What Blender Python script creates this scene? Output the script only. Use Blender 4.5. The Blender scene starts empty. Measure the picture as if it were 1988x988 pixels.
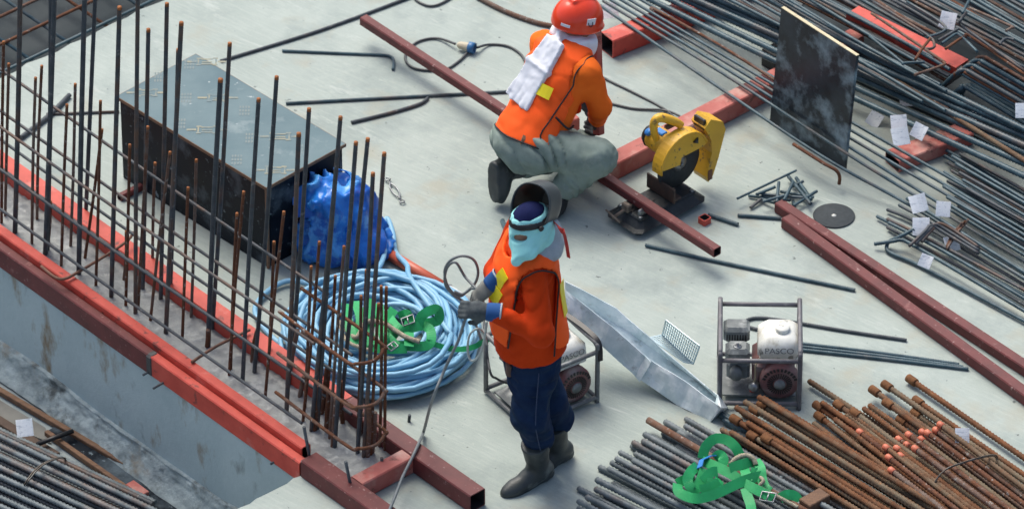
import bpy, math, random
import numpy as np
from mathutils import Vector, Matrix
random.seed(7); np.random.seed(7)
sc = bpy.context.scene
R = math.radians

# ------------------------------------------------------------------ camera, sky, sun, exposure
ELEV, DIST, FPX = R(36.0), 33.125, 13250.0          # long lens from a neighbouring building
CAM = np.array([0, -DIST*math.cos(ELEV), DIST*math.sin(ELEV)])
cd = bpy.data.cameras.new('camera'); cam = bpy.data.objects.new('camera', cd); sc.collection.objects.link(cam)
cam.location = CAM; cam.rotation_euler = (R(90)-ELEV, 0, 0)
cd.sensor_width = 36; cd.lens = 36*FPX/1988; cd.clip_start = 1; cd.clip_end = 400
cd.dof.use_dof = True; cd.dof.focus_distance = 32.2; cd.dof.aperture_fstop = 3.2
sc.camera = cam
SUN_EL, SUN_AZ = R(58), R(118)                      # azimuth measured from +X towards +Y
w = bpy.data.worlds.new('World'); sc.world = w; w.use_nodes = True
nt = w.node_tree; bg = nt.nodes['Background']; sky = nt.nodes.new('ShaderNodeTexSky')
sky.sky_type = 'NISHITA'; sky.sun_disc = False; sky.sun_elevation = SUN_EL; sky.sun_rotation = R(90)-SUN_AZ
sky.air_density = 1.0; sky.dust_density = 5.0; sky.ozone_density = 0.85
nt.links.new(sky.outputs[0], bg.inputs[0]); bg.inputs[1].default_value = 0.11
sl = bpy.data.lights.new('sun', 'SUN'); so = bpy.data.objects.new('sun', sl); sc.collection.objects.link(so)
sl.energy = 1.5; sl.angle = R(34); sl.color = (1, .985, .90)
sdir = Vector((math.cos(SUN_EL)*math.cos(SUN_AZ), math.cos(SUN_EL)*math.sin(SUN_AZ), math.sin(SUN_EL)))
so.rotation_euler = sdir.to_track_quat('Z', 'Y').to_euler(); so.location = (0, 0, 12)
sc.view_settings.view_transform = 'Standard'; sc.view_settings.look = 'None'; sc.view_settings.gamma = 1
sc.view_settings.exposure = 0.78
sc.cycles.max_bounces = 6

# ------------------------------------------------------------------ places
_F = np.array([0, math.cos(ELEV), -math.sin(ELEV)]); _U = np.array([0, math.sin(ELEV), math.cos(ELEV)]); _R = np.array([1., 0, 0])
def ray(px, py): return _F*FPX + _R*(px-994) - _U*(py-494)
def P(px, py, z=0.0):
    d = ray(px, py); return CAM + d*((z-CAM[2])/d[2])
def PY(px, py, Y):
    d = ray(px, py); return CAM + d*((Y-CAM[1])/d[1])
AX = R(-48.5)
u = np.array([math.cos(AX), math.sin(AX), 0]); v = np.array([-math.sin(AX), math.cos(AX), 0]); zz = np.array([0, 0, 1.])
def UV(a, b, z=0.0): return u*a + v*b + zz*z
def nrm(a): a = np.asarray(a, float); return a/np.linalg.norm(a)

# ------------------------------------------------------------------ materials
MATS = {}
def M(name, c1, c2=None, scale=6, lo=.35, hi=.65, rough=.6, rough2=None, metal=0.0, bump=0.0, bscale=40, stretch=(1,1,1), rot=0.0,
      c3=None, s3=3, lo3=.55, hi3=.7, st3=(1,1,1), rnd=None, spec=.5, detail=6, sheen=0, world=False, coat=0, c4=None, s4=30, lo4=.62, hi4=.68, st4=(1,1,1), k4=1.0, ridge=0):
    if name in MATS: return MATS[name]
    m = bpy.data.materials.new(name); m.use_nodes = True; MATS[name] = m
    n, l = m.node_tree.nodes, m.node_tree.links; b = n['Principled BSDF']
    tc = n.new('ShaderNodeTexCoord'); oi = n.new('ShaderNodeObjectInfo')
    mp = n.new('ShaderNodeMapping'); mp.inputs['Rotation'].default_value = (0, 0, rot); mp.inputs['Scale'].default_value = stretch
    if world: g = n.new('ShaderNodeNewGeometry'); l.new(g.outputs['Position'], mp.inputs['Vector'])
    else:
        ml = n.new('ShaderNodeMath'); ml.operation = 'MULTIPLY'; ml.inputs[1].default_value = 37.0
        l.new(oi.outputs['Random'], ml.inputs[0]); ad = n.new('ShaderNodeVectorMath'); ad.operation = 'ADD'
        l.new(tc.outputs['Object'], ad.inputs[0]); l.new(ml.outputs[0], ad.inputs[1]); l.new(ad.outputs[0], mp.inputs['Vector'])
    def noise(s, vec=None, d=detail):
        t = n.new('ShaderNodeTexNoise'); t.inputs['Scale'].default_value = s; t.inputs['Detail'].default_value = d
        t.inputs['Roughness'].default_value = .62; l.new(vec or mp.outputs[0], t.inputs['Vector']); return t.outputs['Fac']
    def mrange(src, a, c):
        r = n.new('ShaderNodeMapRange'); r.inputs[1].default_value = a; r.inputs[2].default_value = c; l.new(src, r.inputs[0]); return r.outputs[0]
    def mix(f, A, B):
        x = n.new('ShaderNodeMix'); x.data_type = 'RGBA'
        l.new(f, x.inputs[0])
        for i, c in ((6, A), (7, B)):
            if isinstance(c, tuple): x.inputs[i].default_value = (*c, 1)
            else: l.new(c, x.inputs[i])
        return x.outputs[2]
    col = c1
    if c2 is not None:
        f = mrange(noise(scale), lo, hi); col = mix(f, c1, c2)
        if rough2 is not None:
            r = n.new('ShaderNodeMapRange'); r.inputs[3].default_value = rough; r.inputs[4].default_value = rough2; l.new(f, r.inputs[0]); l.new(r.outputs[0], b.inputs['Roughness'])
    if rnd is not None:                                   # a second tone chosen per object
        r = mrange(oi.outputs['Random'], rnd[1], rnd[2])
        nn = noise(rnd[3] if len(rnd) > 3 else 9); mm = n.new('ShaderNodeMath'); mm.operation = 'MULTIPLY_ADD'; l.new(nn, mm.inputs[0]); mm.inputs[1].default_value = 1.2
        l.new(r, mm.inputs[2]); f = mrange(mm.outputs[0], .75, 1.25); col = mix(f, col, rnd[0])
    if c3 is not None:
        mp3 = n.new('ShaderNodeMapping'); mp3.inputs['Scale'].default_value = st3; mp3.inputs['Rotation'].default_value = (0, 0, rot); mp3.inputs['Location'].default_value = (3.1, 7.7, 1.3)
        l.new(mp.inputs['Vector'].links[0].from_socket, mp3.inputs['Vector'])
        col = mix(mrange(noise(s3, mp3.outputs[0]), lo3, hi3), col, c3)
    if c4 is not None:                                       # fine wear: chips, scratches, splashes
        mp4 = n.new('ShaderNodeMapping'); mp4.inputs['Scale'].default_value = st4; mp4.inputs['Rotation'].default_value = (0, 0, rot); mp4.inputs['Location'].default_value = (11.3, 2.9, 5.1)
        l.new(mp.inputs['Vector'].links[0].from_socket, mp4.inputs['Vector']); r4 = n.new('ShaderNodeMapRange')
        r4.inputs[1].default_value = lo4; r4.inputs[2].default_value = hi4; r4.inputs[4].default_value = k4; l.new(noise(s4, mp4.outputs[0]), r4.inputs[0]); col = mix(r4.outputs[0], col, c4)
    if isinstance(col, tuple): b.inputs['Base Color'].default_value = (*col, 1)
    else: l.new(col, b.inputs['Base Color'])
    if not (c2 is not None and rough2 is not None): b.inputs['Roughness'].default_value = rough
    b.inputs['Metallic'].default_value = metal; b.inputs['Specular IOR Level'].default_value = spec
    if sheen: b.inputs['Sheen Weight'].default_value = sheen
    if coat: b.inputs['Coat Weight'].default_value = coat; b.inputs['Coat Roughness'].default_value = .15
    if bump:
        bn = n.new('ShaderNodeBump'); bn.inputs['Strength'].default_value = bump; bn.inputs['Distance'].default_value = .01
        hgt = noise(bscale)
        if ridge:                                             # sharp creases of crumpled cloth or sheeting
            rt = n.new('ShaderNodeTexNoise'); rt.noise_type = 'RIDGED_MULTIFRACTAL'; rt.inputs['Scale'].default_value = ridge; rt.inputs['Detail'].default_value = 2.5; rt.inputs['Distortion'].default_value = .6
            l.new(mp.outputs[0], rt.inputs['Vector']); hgt = rt.outputs['Fac']; bn.inputs['Distance'].default_value = .02
        l.new(hgt, bn.inputs['Height']); l.new(bn.outputs[0], b.inputs['Normal'])
    return m

def concrete_floor():
    m = bpy.data.materials.new('broomed_concrete'); m.use_nodes = True; n, l = m.node_tree.nodes, m.node_tree.links; b = n['Principled BSDF']
    g = n.new('ShaderNodeNewGeometry'); pos = g.outputs['Position']
    def mp(sc_, rot=0, loc=(0,0,0)):
        k = n.new('ShaderNodeMapping'); k.vector_type = 'TEXTURE'; k.inputs['Rotation'].default_value = (0, 0, rot); k.inputs['Location'].default_value = loc
        k.inputs['Scale'].default_value = sc_; l.new(pos, k.inputs['Vector']); return k.outputs[0]
    def no(s, vec, d=6, r=.6):
        t = n.new('ShaderNodeTexNoise'); t.inputs['Scale'].default_value = s; t.inputs['Detail'].default_value = d; t.inputs['Roughness'].default_value = r; l.new(vec, t.inputs['Vector']); return t.outputs['Fac']
    def mr(src, a, c, o0=0, o1=1):
        r = n.new('ShaderNodeMapRange'); r.inputs[1].default_value = a; r.inputs[2].default_value = c; r.inputs[3].default_value = o0; r.inputs[4].default_value = o1; l.new(src, r.inputs[0]); return r.outputs[0]
    def mix(f, A, B):
        x = n.new('ShaderNodeMix'); x.data_type = 'RGBA'; l.new(f, x.inputs[0])
        for i, c in ((6, A), (7, B)):
            if isinstance(c, tuple): x.inputs[i].default_value = (*c, 1)
            else: l.new(c, x.inputs[i])
        return x.outputs[2]
    col = mix(mr(no(1.3, pos, 5), .3, .7), (.292, .343, .320), (.378, .43, .402))
    streak = mr(no(60, mp((9, 1, 1), R(-38)), 5, .7), .48, .85, 0, .55)              # broom drag marks
    col = mix(streak, col, (.50, .55, .51))
    col = mix(mr(no(55, mp((8, 1, 1), R(-38), (5,2,0)), 4, .7), .58, .85, 0, .3), col, (.25, .275, .275))
    col = mix(mr(no(1.6, mp((1,1,1), 0, (9,4,0)), 6, .7), .48, .70, 0, .75), col, (.205, .252, .248))   # damp patches
    col = mix(mr(no(3.1, mp((1,1,1), 0, (2,14,0)), 5), .55, .70, 0, .65), col, (.34, .335, .27))  # brown stains
    col = mix(mr(no(7, mp((3.5,1,1), R(-38), (2,4,0)), 8, .78), .57, .72, 0, .6), col, (.55, .59, .555))  # laitance
    col = mix(mr(no(14, mp((1,1,1), R(20), (8,1,0)), 8, .8), .60, .76, 0, .5), col, (.57, .61, .575))
    col = mix(mr(no(22, mp((14,1,1), R(-31), (1,5,0)), 3, .6), .67, .75, 0, .45), col, (.60, .64, .61))  # drag scratches
    col = mix(mr(no(170, pos, 3, .7), .50, .80, 0, .45), col, (.22, .25, .235))
    col = mix(mr(no(20, mp((1,1,1), 0, (7,7,0)), 3), .69, .73, 0, .85), col, (.1, .12, .12))     # specks
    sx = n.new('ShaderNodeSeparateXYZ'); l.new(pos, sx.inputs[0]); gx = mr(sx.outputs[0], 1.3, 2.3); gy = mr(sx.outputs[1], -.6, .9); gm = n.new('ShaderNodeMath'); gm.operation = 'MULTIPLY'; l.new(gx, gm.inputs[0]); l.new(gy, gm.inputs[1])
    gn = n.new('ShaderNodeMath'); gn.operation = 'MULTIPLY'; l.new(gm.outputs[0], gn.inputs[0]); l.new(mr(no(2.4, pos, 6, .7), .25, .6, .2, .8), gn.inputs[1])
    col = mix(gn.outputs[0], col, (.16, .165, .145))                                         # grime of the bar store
    l.new(col, b.inputs['Base Color']); b.inputs['Roughness'].default_value = .82; b.inputs['Specular IOR Level'].default_value = .3
    bn = n.new('ShaderNodeBump'); bn.inputs['Strength'].default_value = .22; bn.inputs['Distance'].default_value = .006
    ad = n.new('ShaderNodeMath'); l.new(no(60, mp((7,1,1), R(-38)), 4), ad.inputs[0]); l.new(no(90, pos, 4), ad.inputs[1])
    l.new(ad.outputs[0], bn.inputs['Height']); l.new(bn.outputs[0], b.inputs['Normal']); MATS['broomed_concrete'] = m; return m
concrete_floor()
RED = M('red_oxide_paint', (.56,.08,.055), (.43,.05,.034), 7, rough=.5, c3=(.60,.24,.20), s3=5, lo3=.60, hi3=.75, bump=.12, bscale=60, spec=.4, c4=(.10,.035,.03), s4=16, lo4=.60, hi4=.66, k4=.8)
MAROON = M('maroon_primer', (.14,.028,.028), (.095,.020,.021), 9, rough=.55, c3=(.23,.09,.085), s3=14, lo3=.62, hi3=.72, bump=.12, bscale=80, spec=.4, c4=(.34,.22,.21), s4=34, lo4=.62, hi4=.70, k4=.8)
PINK = M('faded_red_primer', (.42,.13,.11), (.34,.075,.06), 6, rough=.6, c3=(.5,.33,.28), s3=6, lo3=.5, hi3=.75, spec=.35, c4=(.13,.05,.04), s4=14, lo4=.60, hi4=.66, k4=.8)
TUBE_IN = M('tube_inside', (.012,.01,.012), rough=.8)
REBAR = M('dark_rebar', (.042,.052,.062), (.075,.088,.10), 20, rough=.5, metal=.0, rnd=((.17,.085,.045), 0.2, 2.6, 11), bump=.15, bscale=120, spec=.28, c4=(.22,.22,.21), s4=34, lo4=.62, hi4=.68, k4=.7)
REBARL = M('grey_rebar', (.085,.11,.122), (.17,.20,.215), 14, rough=.55, metal=.0, rnd=((.20,.10,.06), .35, 3.0, 9), bump=.15, bscale=120, spec=.28)
RUSTY = M('rusty_rebar', (.20,.088,.042), (.10,.05,.03), 16, rough=.8, metal=.1, rnd=((.17,.14,.10), 0, 1.6, 13), c3=(.30,.15,.07), s3=30, lo3=.6, hi3=.75, bump=.3, bscale=160, spec=.15)
RUSTYB = M('rust_brown_bar', (.105,.05,.035), (.17,.075,.04), 22, rough=.8, metal=.15, rnd=((.19,.16,.14), .1, 2.0, 16), c3=(.30,.29,.28), s3=26, lo3=.66, hi3=.74, bump=.3, bscale=160, spec=.15, c4=(.36,.35,.33), s4=40, lo4=.60, hi4=.66, k4=.8)
BLUEBAR = M('blue_grey_bar', (.030,.060,.078), (.070,.122,.148), 16, rough=.36, metal=.0, rnd=((.14,.085,.06), .3, 3.0, 8), bump=.15, bscale=120, spec=.28)
COUPLER = M('rusted_coupler', (.21,.10,.045), (.13,.06,.03), 30, rough=.8, bump=.3, bscale=100, spec=.15)
ORCAP = M('orange_plastic_cap', (.58,.17,.09), (.45,.11,.06), 30, rough=.55)
WIRE = M('tie_wire', (.16,.16,.15), (.10,.07,.05), 30, rough=.5, metal=.6)
CONC = M('rough_concrete', (.36,.38,.37), (.25,.265,.265), 7, rough=.9, c3=(.48,.5,.49), s3=16, lo3=.55, hi3=.7, bump=.9, bscale=30)
WALLC = M('wall_concrete', (.32,.41,.435), (.40,.49,.51), 2.2, rough=.7, c3=(.20,.15,.09), s3=5.5, lo3=.57, hi3=.70, st3=(1,1,.45), bump=.3, bscale=40, detail=7, c4=(.06,.06,.05), s4=4.5, lo4=.60, hi4=.74, st4=(1,1,.5), k4=.85)
WALLR = M('wall_kicker_concrete', (.36,.43,.44), (.19,.235,.245), 9, rough=.85, c3=(.20,.15,.09), s3=4.0, lo3=.56, hi3=.7, bump=1.0, bscale=24, detail=8, c4=(.05,.055,.05), s4=7, lo4=.56, hi4=.68, k4=.8)
FILM = M('black_film_ply', (.004,.006,.010), (.012,.018,.026), 5, rough=.3, rough2=.55, c3=(.13,.17,.20), s3=4.2, lo3=.53, hi3=.78, bump=.06, bscale=30, detail=10, spec=.12, c4=(.20,.25,.28), s4=26, lo4=.63, hi4=.70, k4=.8)
PLYTOP = M('slate_ply_top', (.07,.13,.155), (.115,.18,.20), 3.2, rough=.45, spec=.25, c3=(.26,.32,.33), s3=4.4, lo3=.57, hi3=.78, detail=10, bump=.05, bscale=50, c4=(.42,.47,.47), s4=22, lo4=.66, hi4=.72, k4=.8)
PLYEDGE = M('ply_edge', (.22,.13,.075), (.15,.09,.055), 30, rough=.75, stretch=(1,1,6))
PLYLITE = M('raw_ply_edge', (.62,.56,.38), (.5,.43,.28), 22, rough=.7)
PRINT = M('faded_yellow_print', (.22,.22,.155), (.09,.15,.17), 22, lo=.42, hi=.62, rough=.5)
TIMBER = M('timber', (.20,.11,.06), (.12,.065,.04), 5, rough=.8, stretch=(1,9,1), rot=AX, bump=.3)
BLACK = M('black_plastic', (.012,.012,.014), (.02,.02,.022), 20, rough=.45)
CABLE = M('grey_cable', (.12,.145,.155), (.17,.19,.2), 20, rough=.5)
DCABLE = M('dark_cable', (.04,.045,.05), (.06,.065,.07), 20, rough=.5)
PAPER = M('white_paper_tag', (.93,.95,.96), (.85,.88,.9), 16, rough=.6, c3=(.6,.65,.7), s3=60, lo3=.62, hi3=.66, c4=(.45,.5,.55), s4=45, lo4=.56, hi4=.6, st4=(.35,3,2), k4=.6)
GALV = M('galvanised_sheet', (.52,.63,.66), (.74,.82,.84), 12, rough=.4, metal=.0, c3=(.88,.93,.94), s3=9, lo3=.52, hi3=.64, bump=.15, bscale=18, detail=8, c4=(.22,.25,.25), s4=11, lo4=.60, hi4=.70, k4=.7)
DIRTSHADE = M('dark_deck', (.022,.032,.038), (.045,.055,.06), 3, rough=.8, spec=.2, c3=(.09,.105,.11), s3=9, lo3=.6, hi3=.75)  # dark ground of the lower deck; also dirt with painted shade below stored bars

# ------------------------------------------------------------------ mesh helpers
def mesh_np(name, V, Q, mat=None, smooth=False, tris=None):
    V = np.asarray(V, np.float32); me = bpy.data.meshes.new(name)
    polys = []
    if isinstance(Q, np.ndarray) and Q.ndim == 2:
        k = Q.shape[1]; me.vertices.add(len(V)); me.vertices.foreach_set('co', V.ravel())
        me.loops.add(Q.size); me.loops.foreach_set('vertex_index', Q.astype(np.int32).ravel())
        me.polygons.add(len(Q)); me.polygons.foreach_set('loop_start', np.arange(0, Q.size, k, dtype=np.int32))
        me.update(calc_edges=True); me.validate()
    else:
        me.from_pydata(V.tolist(), [], [tuple(int(i) for i in q) for q in Q]); me.update()
    if smooth: me.polygons.foreach_set('use_smooth', np.ones(len(me.polygons), bool))
    if mat: me.materials.append(mat)
    return me

class MB:
    """collects shapes (world coordinates, after the optional matrix) into one mesh"""
    def __init__(s, mtx=None): s.V = []; s.Q = []; s.n = 0; s.mtx = mtx; s.sm = []
    def add(s, V, F, smooth=False):
        V = np.asarray(V, float)
        if s.mtx is not None: V = V @ s.mtx[:3, :3].T + s.mtx[:3, 3]
        s.V.append(V); s.Q += [tuple(int(i)+s.n for i in f) for f in F]; s.sm += [smooth]*len(F); s.n += len(V); return s
    def box(s, c, sz, ax=None, bev=0.0, taper=1.0):
        c = np.asarray(c, float); h = np.asarray(sz, float)/2
        ax = np.eye(3) if ax is None else np.array(ax, float)
        if bev <= 0:
            L = np.array([[x*(taper if z > 0 else 1), y*(taper if z > 0 else 1), z] for z in (-1,1) for y in (-1,1) for x in (-1,1)])*h
            return s.add(c + L @ ax, [(0,2,3,1),(4,5,7,6),(0,1,5,4),(2,6,7,3),(0,4,6,2),(1,3,7,5)])
        bev = min(bev, .49*min(sz)); pts = []; fs = []; ring = []
        for z, ins in ((-h[2], bev), (-h[2]+bev, 0), (h[2]-bev, 0), (h[2], bev)):
            k = taper if z > 0 else 1.0; a, b_ = h[0]*k-ins, h[1]*k-ins; q = bev*.9 if ins == 0 else bev*.45
            r = [(a,-b_+q),(a,b_-q),(a-q,b_),(-a+q,b_),(-a,b_-q),(-a,-b_+q),(-a+q,-b_),(a-q,-b_)]
            ring.append(len(pts)); pts += [(x, y, z) for x, y in r]
        for i in range(3):
            for k in range(8): fs.append((ring[i]+k, ring[i]+(k+1) % 8, ring[i+1]+(k+1) % 8, ring[i+1]+k))
        fs.append(tuple(range(ring[3], ring[3]+8))); fs.append(tuple(reversed(range(0, 8))))
        return s.add(c + np.array(pts) @ ax, fs)
    def tube(s, pts, r, n=8, closed=False, cap=True):
        V, Q = tube_np(pts, r, n, closed); F = Q.tolist()
        if cap and not closed:
            m = len(V)//n; F.append(list(reversed(range(n)))); F.append(list(range((m-1)*n, m*n)))
        return s.add(V, F, True)
    def lathe(s, prof, c, axis=(0,0,1), n=20, cap=True):
        a = nrm(axis); t = np.cross(a, [0,0,1.]);  t = np.array([1.,0,0]) if np.linalg.norm(t) < 1e-4 else nrm(t); b_ = np.cross(a, t); V = []
        for (r, h) in prof:
            for k in range(n):
                th = 2*math.pi*k/n; V.append(np.asarray(c)+a*h+(t*math.cos(th)+b_*math.sin(th))*r)
        F = [(i*n+k, i*n+(k+1) % n, (i+1)*n+(k+1) % n, (i+1)*n+k) for i in range(len(prof)-1) for k in range(n)]
        if cap: F.append(tuple(reversed(range(n)))); F.append(tuple(range((len(prof)-1)*n, len(prof)*n)))
        return s.add(V, F, True)
    def prism(s, poly, d):                                   # polygon (3-D points) extruded by vector d
        k = len(poly); V = [np.asarray(p, float) for p in poly]+[np.asarray(p, float)+d for p in poly]
        return s.add(V, [tuple(reversed(range(k))), tuple(range(k, 2*k))]+[(i, (i+1) % k, k+(i+1) % k, k+i) for i in range(k)])
    def strip(s, pts, wdir, w, t):                           # a flat band of width w, thickness t, following pts
        pts = np.asarray(pts, float); V = []; n = len(pts)
        wd = np.asarray(wdir, float); wd = np.tile(wd, (n,1)) if wd.ndim == 1 else wd
        for i in range(n):
            T = nrm(pts[min(i+1,n-1)]-pts[max(i-1,0)]); W = nrm(wd[i]-T*np.dot(wd[i],T)); N = np.cross(T, W)
            V += [pts[i]+W*w/2+N*t/2, pts[i]-W*w/2+N*t/2, pts[i]-W*w/2-N*t/2, pts[i]+W*w/2-N*t/2]
        F = [(i*4+k, i*4+(k+1) % 4, i*4+4+(k+1) % 4, i*4+4+k) for i in range(n-1) for k in range(4)]+[(3,2,1,0),(4*n-4,4*n-3,4*n-2,4*n-1)]
        return s.add(V, F, False)
    def arr(s): return np.concatenate(s.V)
    def build(s, name, mat, parent=None, smooth=None, origin=None):
        V = s.arr(); o = place(name, V, s.Q, mat, parent, origin)
        sm = np.array(s.sm if smooth is None else [smooth]*len(s.Q), bool); o.data.polygons.foreach_set('use_smooth', sm); return o

def tube_np(pts, r, n=8, closed=False, pitch=None, rib=.12, slant=.5):
    pts = np.asarray(pts, float)
    if pitch:                                                # ribbed bar: two rings a rib
        seg = np.linalg.norm(np.diff(pts, axis=0), axis=1); L = np.concatenate([[0], np.cumsum(seg)]); m = max(4, int(L[-1]/pitch)*2)
        t = np.linspace(0, L[-1], m); pts = np.stack([np.interp(t, L, pts[:, k]) for k in range(3)], 1)
    m = len(pts); T = np.gradient(pts, axis=0) if not closed else np.roll(pts, -1, 0)-np.roll(pts, 1, 0)
    T /= np.linalg.norm(T, axis=1)[:, None]+1e-12
    N = np.zeros_like(T); a = np.array([0,0,1.]) if abs(T[0][2]) < .9 else np.array([1.,0,0]); N[0] = nrm(a-T[0]*np.dot(a, T[0]))
    for i in range(1, m):
        x = N[i-1]-T[i]*np.dot(N[i-1], T[i]); N[i] = x/(np.linalg.norm(x)+1e-12)
    B = np.cross(T, N); th = 2*np.pi*np.arange(n)/n
    rr = np.broadcast_to(np.asarray(r, float), (m,)).copy()
    if pitch: rr[0::2] *= 1-rib*.5; rr[1::2] *= 1+rib; rr[0] *= .9; rr[-1] *= .9
    V = pts[:, None, :]+rr[:, None, None]*(np.cos(th)[None, :, None]*N[:, None, :]+np.sin(th)[None, :, None]*B[:, None, :])
    if pitch: V[1:-1] += (slant*pitch*np.sin(th))[None, :, None]*T[1:-1, None, :]
    i = np.arange(m if closed else m-1)[:, None]; k = np.arange(n)[None, :]; j = (i+1) % m
    Q = np.stack([i*n+k, i*n+(k+1) % n, j*n+(k+1) % n, j*n+k], -1).reshape(-1, 4)
    return V.reshape(-1, 3), Q

def place(name, V, F, mat, parent=None, origin=None, smooth=None):
    V = np.asarray(V, float)
    if parent is not None: org = np.array(parent['org'])
    else: org = np.asarray(origin, float) if origin is not None else np.array([(V[:,0].min()+V[:,0].max())/2, (V[:,1].min()+V[:,1].max())/2, V[:,2].min()])
    me = mesh_np(name, V-org, F, mat)
    if smooth: me.polygons.foreach_set('use_smooth', np.ones(len(me.polygons), bool))
    o = bpy.data.objects.new(name, me); sc.collection.objects.link(o); o['org'] = [float(x) for x in org]
    if parent is not None: o.parent = parent
    else: o.location = org
    return o
LABELS = {}
def tag(o, label, cat, group=None):
    o['label'] = label; o['category'] = cat
    if group: o['group'] = group
    return o
def struct(o, kind='structure'): o['kind'] = kind; return o
def thing(name, loc, label, cat, group=None):
    o = bpy.data.objects.new(name, None); sc.collection.objects.link(o); o.location = [float(x) for x in loc]; o['org'] = [float(x) for x in loc]
    o.empty_display_size = .1; return tag(o, label, cat, group)
def rebar(name, pts, r, mat, parent=None, pitch=None, n=7, rib=.12):
    V, Q = tube_np(pts, r, n, pitch=pitch, rib=rib); m = len(V)//n
    F = np.concatenate([Q, ])                                # quads; ends closed with two small fans of quads
    V = np.concatenate([V, [V[:n].mean(0)], [V[-n:].mean(0)]]); a, b_ = len(V)-2, len(V)-1
    k = np.arange(n); k2 = (k+1) % n; base = (m-1)*n
    caps = np.concatenate([np.stack([np.full(n, a), k2, k, k], 1), np.stack([np.full(n, b_), base+k, base+k2, base+k2], 1)])
    me_faces = [tuple(q) for q in F.tolist()]+[tuple(q[:3]) for q in caps.tolist()]
    o = place(name, V, me_faces, mat, parent)
    sm = np.ones(len(o.data.polygons), bool); sm[len(F):] = False; o.data.polygons.foreach_set('use_smooth', sm); return o
def spline(ctrl, n=24, closed=False):                        # Catmull-Rom through the control points
    c = [np.asarray(p, float) for p in ctrl]; out = []; k = len(c)
    rng = range(k if closed else k-1)
    for i in rng:
        p0 = c[(i-1) % k] if closed else c[max(i-1, 0)]; p1 = c[i]; p2 = c[(i+1) % k]; p3 = c[(i+2) % k] if closed else c[min(i+2, k-1)]
        for t in np.linspace(0, 1, n, endpoint=False):
            out.append(.5*((2*p1)+(p2-p0)*t+(2*p0-5*p1+4*p2-p3)*t*t+(3*p1-p0-3*p2+p3)*t**3))
    if not closed: out.append(c[-1])
    return np.array(out)
def box_tube(name, A, B, wd, sz, mat, parent=None, wall=.005, label=None, cat=None, group=None, up=None):
    """hollow rectangular steel tube from A to B (centre of its underside), width along wd"""
    A = np.asarray(A, float); B = np.asarray(B, float); T = nrm(B-A); W = np.asarray(wd, float); W = nrm(W-T*np.dot(W, T)); H = np.cross(T, W); H = H if H[2] > 0 or up is False else -H
    w_, h_ = (sz, sz) if np.isscalar(sz) else sz; V = []; e = .0035
    def loop(p, a, b0, b1, c):                               # rounded-corner section
        return [p+W*x+H*z for x, z in ((-a+c,b0),(a-c,b0),(a,b0+c),(a,b1-c),(a-c,b1),(-a+c,b1),(-a,b1-c),(-a,b0+c))]
    for p in (A, B): V += loop(p, w_/2, 0, h_, e*1.6)
    for p in (A, B): V += loop(p, w_/2-wall, wall, h_-wall, e)
    F = []; k = 8
    for i in range(k):
        j = (i+1) % k
        F += [(i, j, k+j, k+i), (2*k+j, 2*k+i, 3*k+i, 3*k+j), (j, i, 2*k+i, 2*k+j), (k+i, k+j, 3*k+j, 3*k+i)]
    o = place(name, V, F, mat, parent); o.data.materials.append(TUBE_IN)
    mi = np.zeros(len(F), np.int32); mi[1::4] = 1; o.data.polygons.foreach_set('material_index', mi)
    if label: tag(o, label, cat or 'steel beam', group)
    return o
def vnoise(p, seed=0):
    """smooth lattice noise, p (...,3) -> (-1..1)"""
    rs = np.random.RandomState(seed); T = rs.uniform(-1, 1, 4096).astype(np.float32)
    i = np.floor(p).astype(np.int64); f = (p-i).astype(np.float32); f = f*f*(3-2*f); out = 0
    for dx in (0,1):
        for dy in (0,1):
            for dz in (0,1):
                h = ((i[...,0]+dx)*73856093 ^ (i[...,1]+dy)*19349663 ^ (i[...,2]+dz)*83492791) & 4095
                out = out+T[h]*(f[...,0] if dx else 1-f[...,0])*(f[...,1] if dy else 1-f[...,1])*(f[...,2] if dz else 1-f[...,2])
    return out
ORD = ['first','second','third','fourth','fifth','sixth','seventh','eighth','ninth','tenth','eleventh','twelfth','thirteenth','fourteenth','fifteenth','sixteenth','seventeenth','eighteenth','nineteenth','twentieth']
def ordw(i):
    if i < 20: return ORD[i]
    t = ['twenty','thirty','forty','fifty'][(i+1)//10-2]; r = (i+1) % 10
    return {'twenty':'twentieth','thirty':'thirtieth','forty':'fortieth','fifty':'fiftieth'}[t] if r == 0 else t+'-'+ORD[r-1]
# ------------------------------------------------------------------ the setting
# slab: L-shaped deck, with the pit at its near left corner and the lower deck beyond its far left edge
def jag(a, b, n, amp, seed):
    rs = np.random.RandomState(seed); d = nrm(b-a); s_ = np.array([-d[1], d[0], 0])
    return [a+(b-a)*t+s_*(rs.uniform(-amp, amp) if 0 < t < 1 else 0) for t in np.linspace(0, 1, n)]
SLAB_V, SLAB_U0, PIT_U = -1.842, -2.84, .66
poly = jag(UV(SLAB_U0, 9), UV(SLAB_U0, SLAB_V), 120, .012, 1)+[UV(-1, SLAB_V)]+[UV(PIT_U-.0, SLAB_V)]+jag(UV(PIT_U, SLAB_V-.001), UV(PIT_U, -4.5), 60, .012, 2)+[UV(9, -4.5), UV(9, 9)]
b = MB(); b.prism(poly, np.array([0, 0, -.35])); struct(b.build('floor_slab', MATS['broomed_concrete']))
# lower deck beyond the far left edge, and the pit floor
b = MB(); b.box(UV(-6.88, 2, -.22), (8, 16, .1), (u, v, zz)); struct(b.build('lower_deck', DIRTSHADE))
PITZ = -.66
b = MB(); b.box(UV(-2.0, -4.9, PITZ-.15), (9, 6.4, .3), (u, v, zz)); struct(b.build('pit_floor', M('pit_floor_concrete', (.22,.265,.275), (.29,.335,.34), 4, rough=.85, c3=(.30,.33,.33), s3=8, lo3=.55, hi3=.7, bump=.5)))
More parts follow.
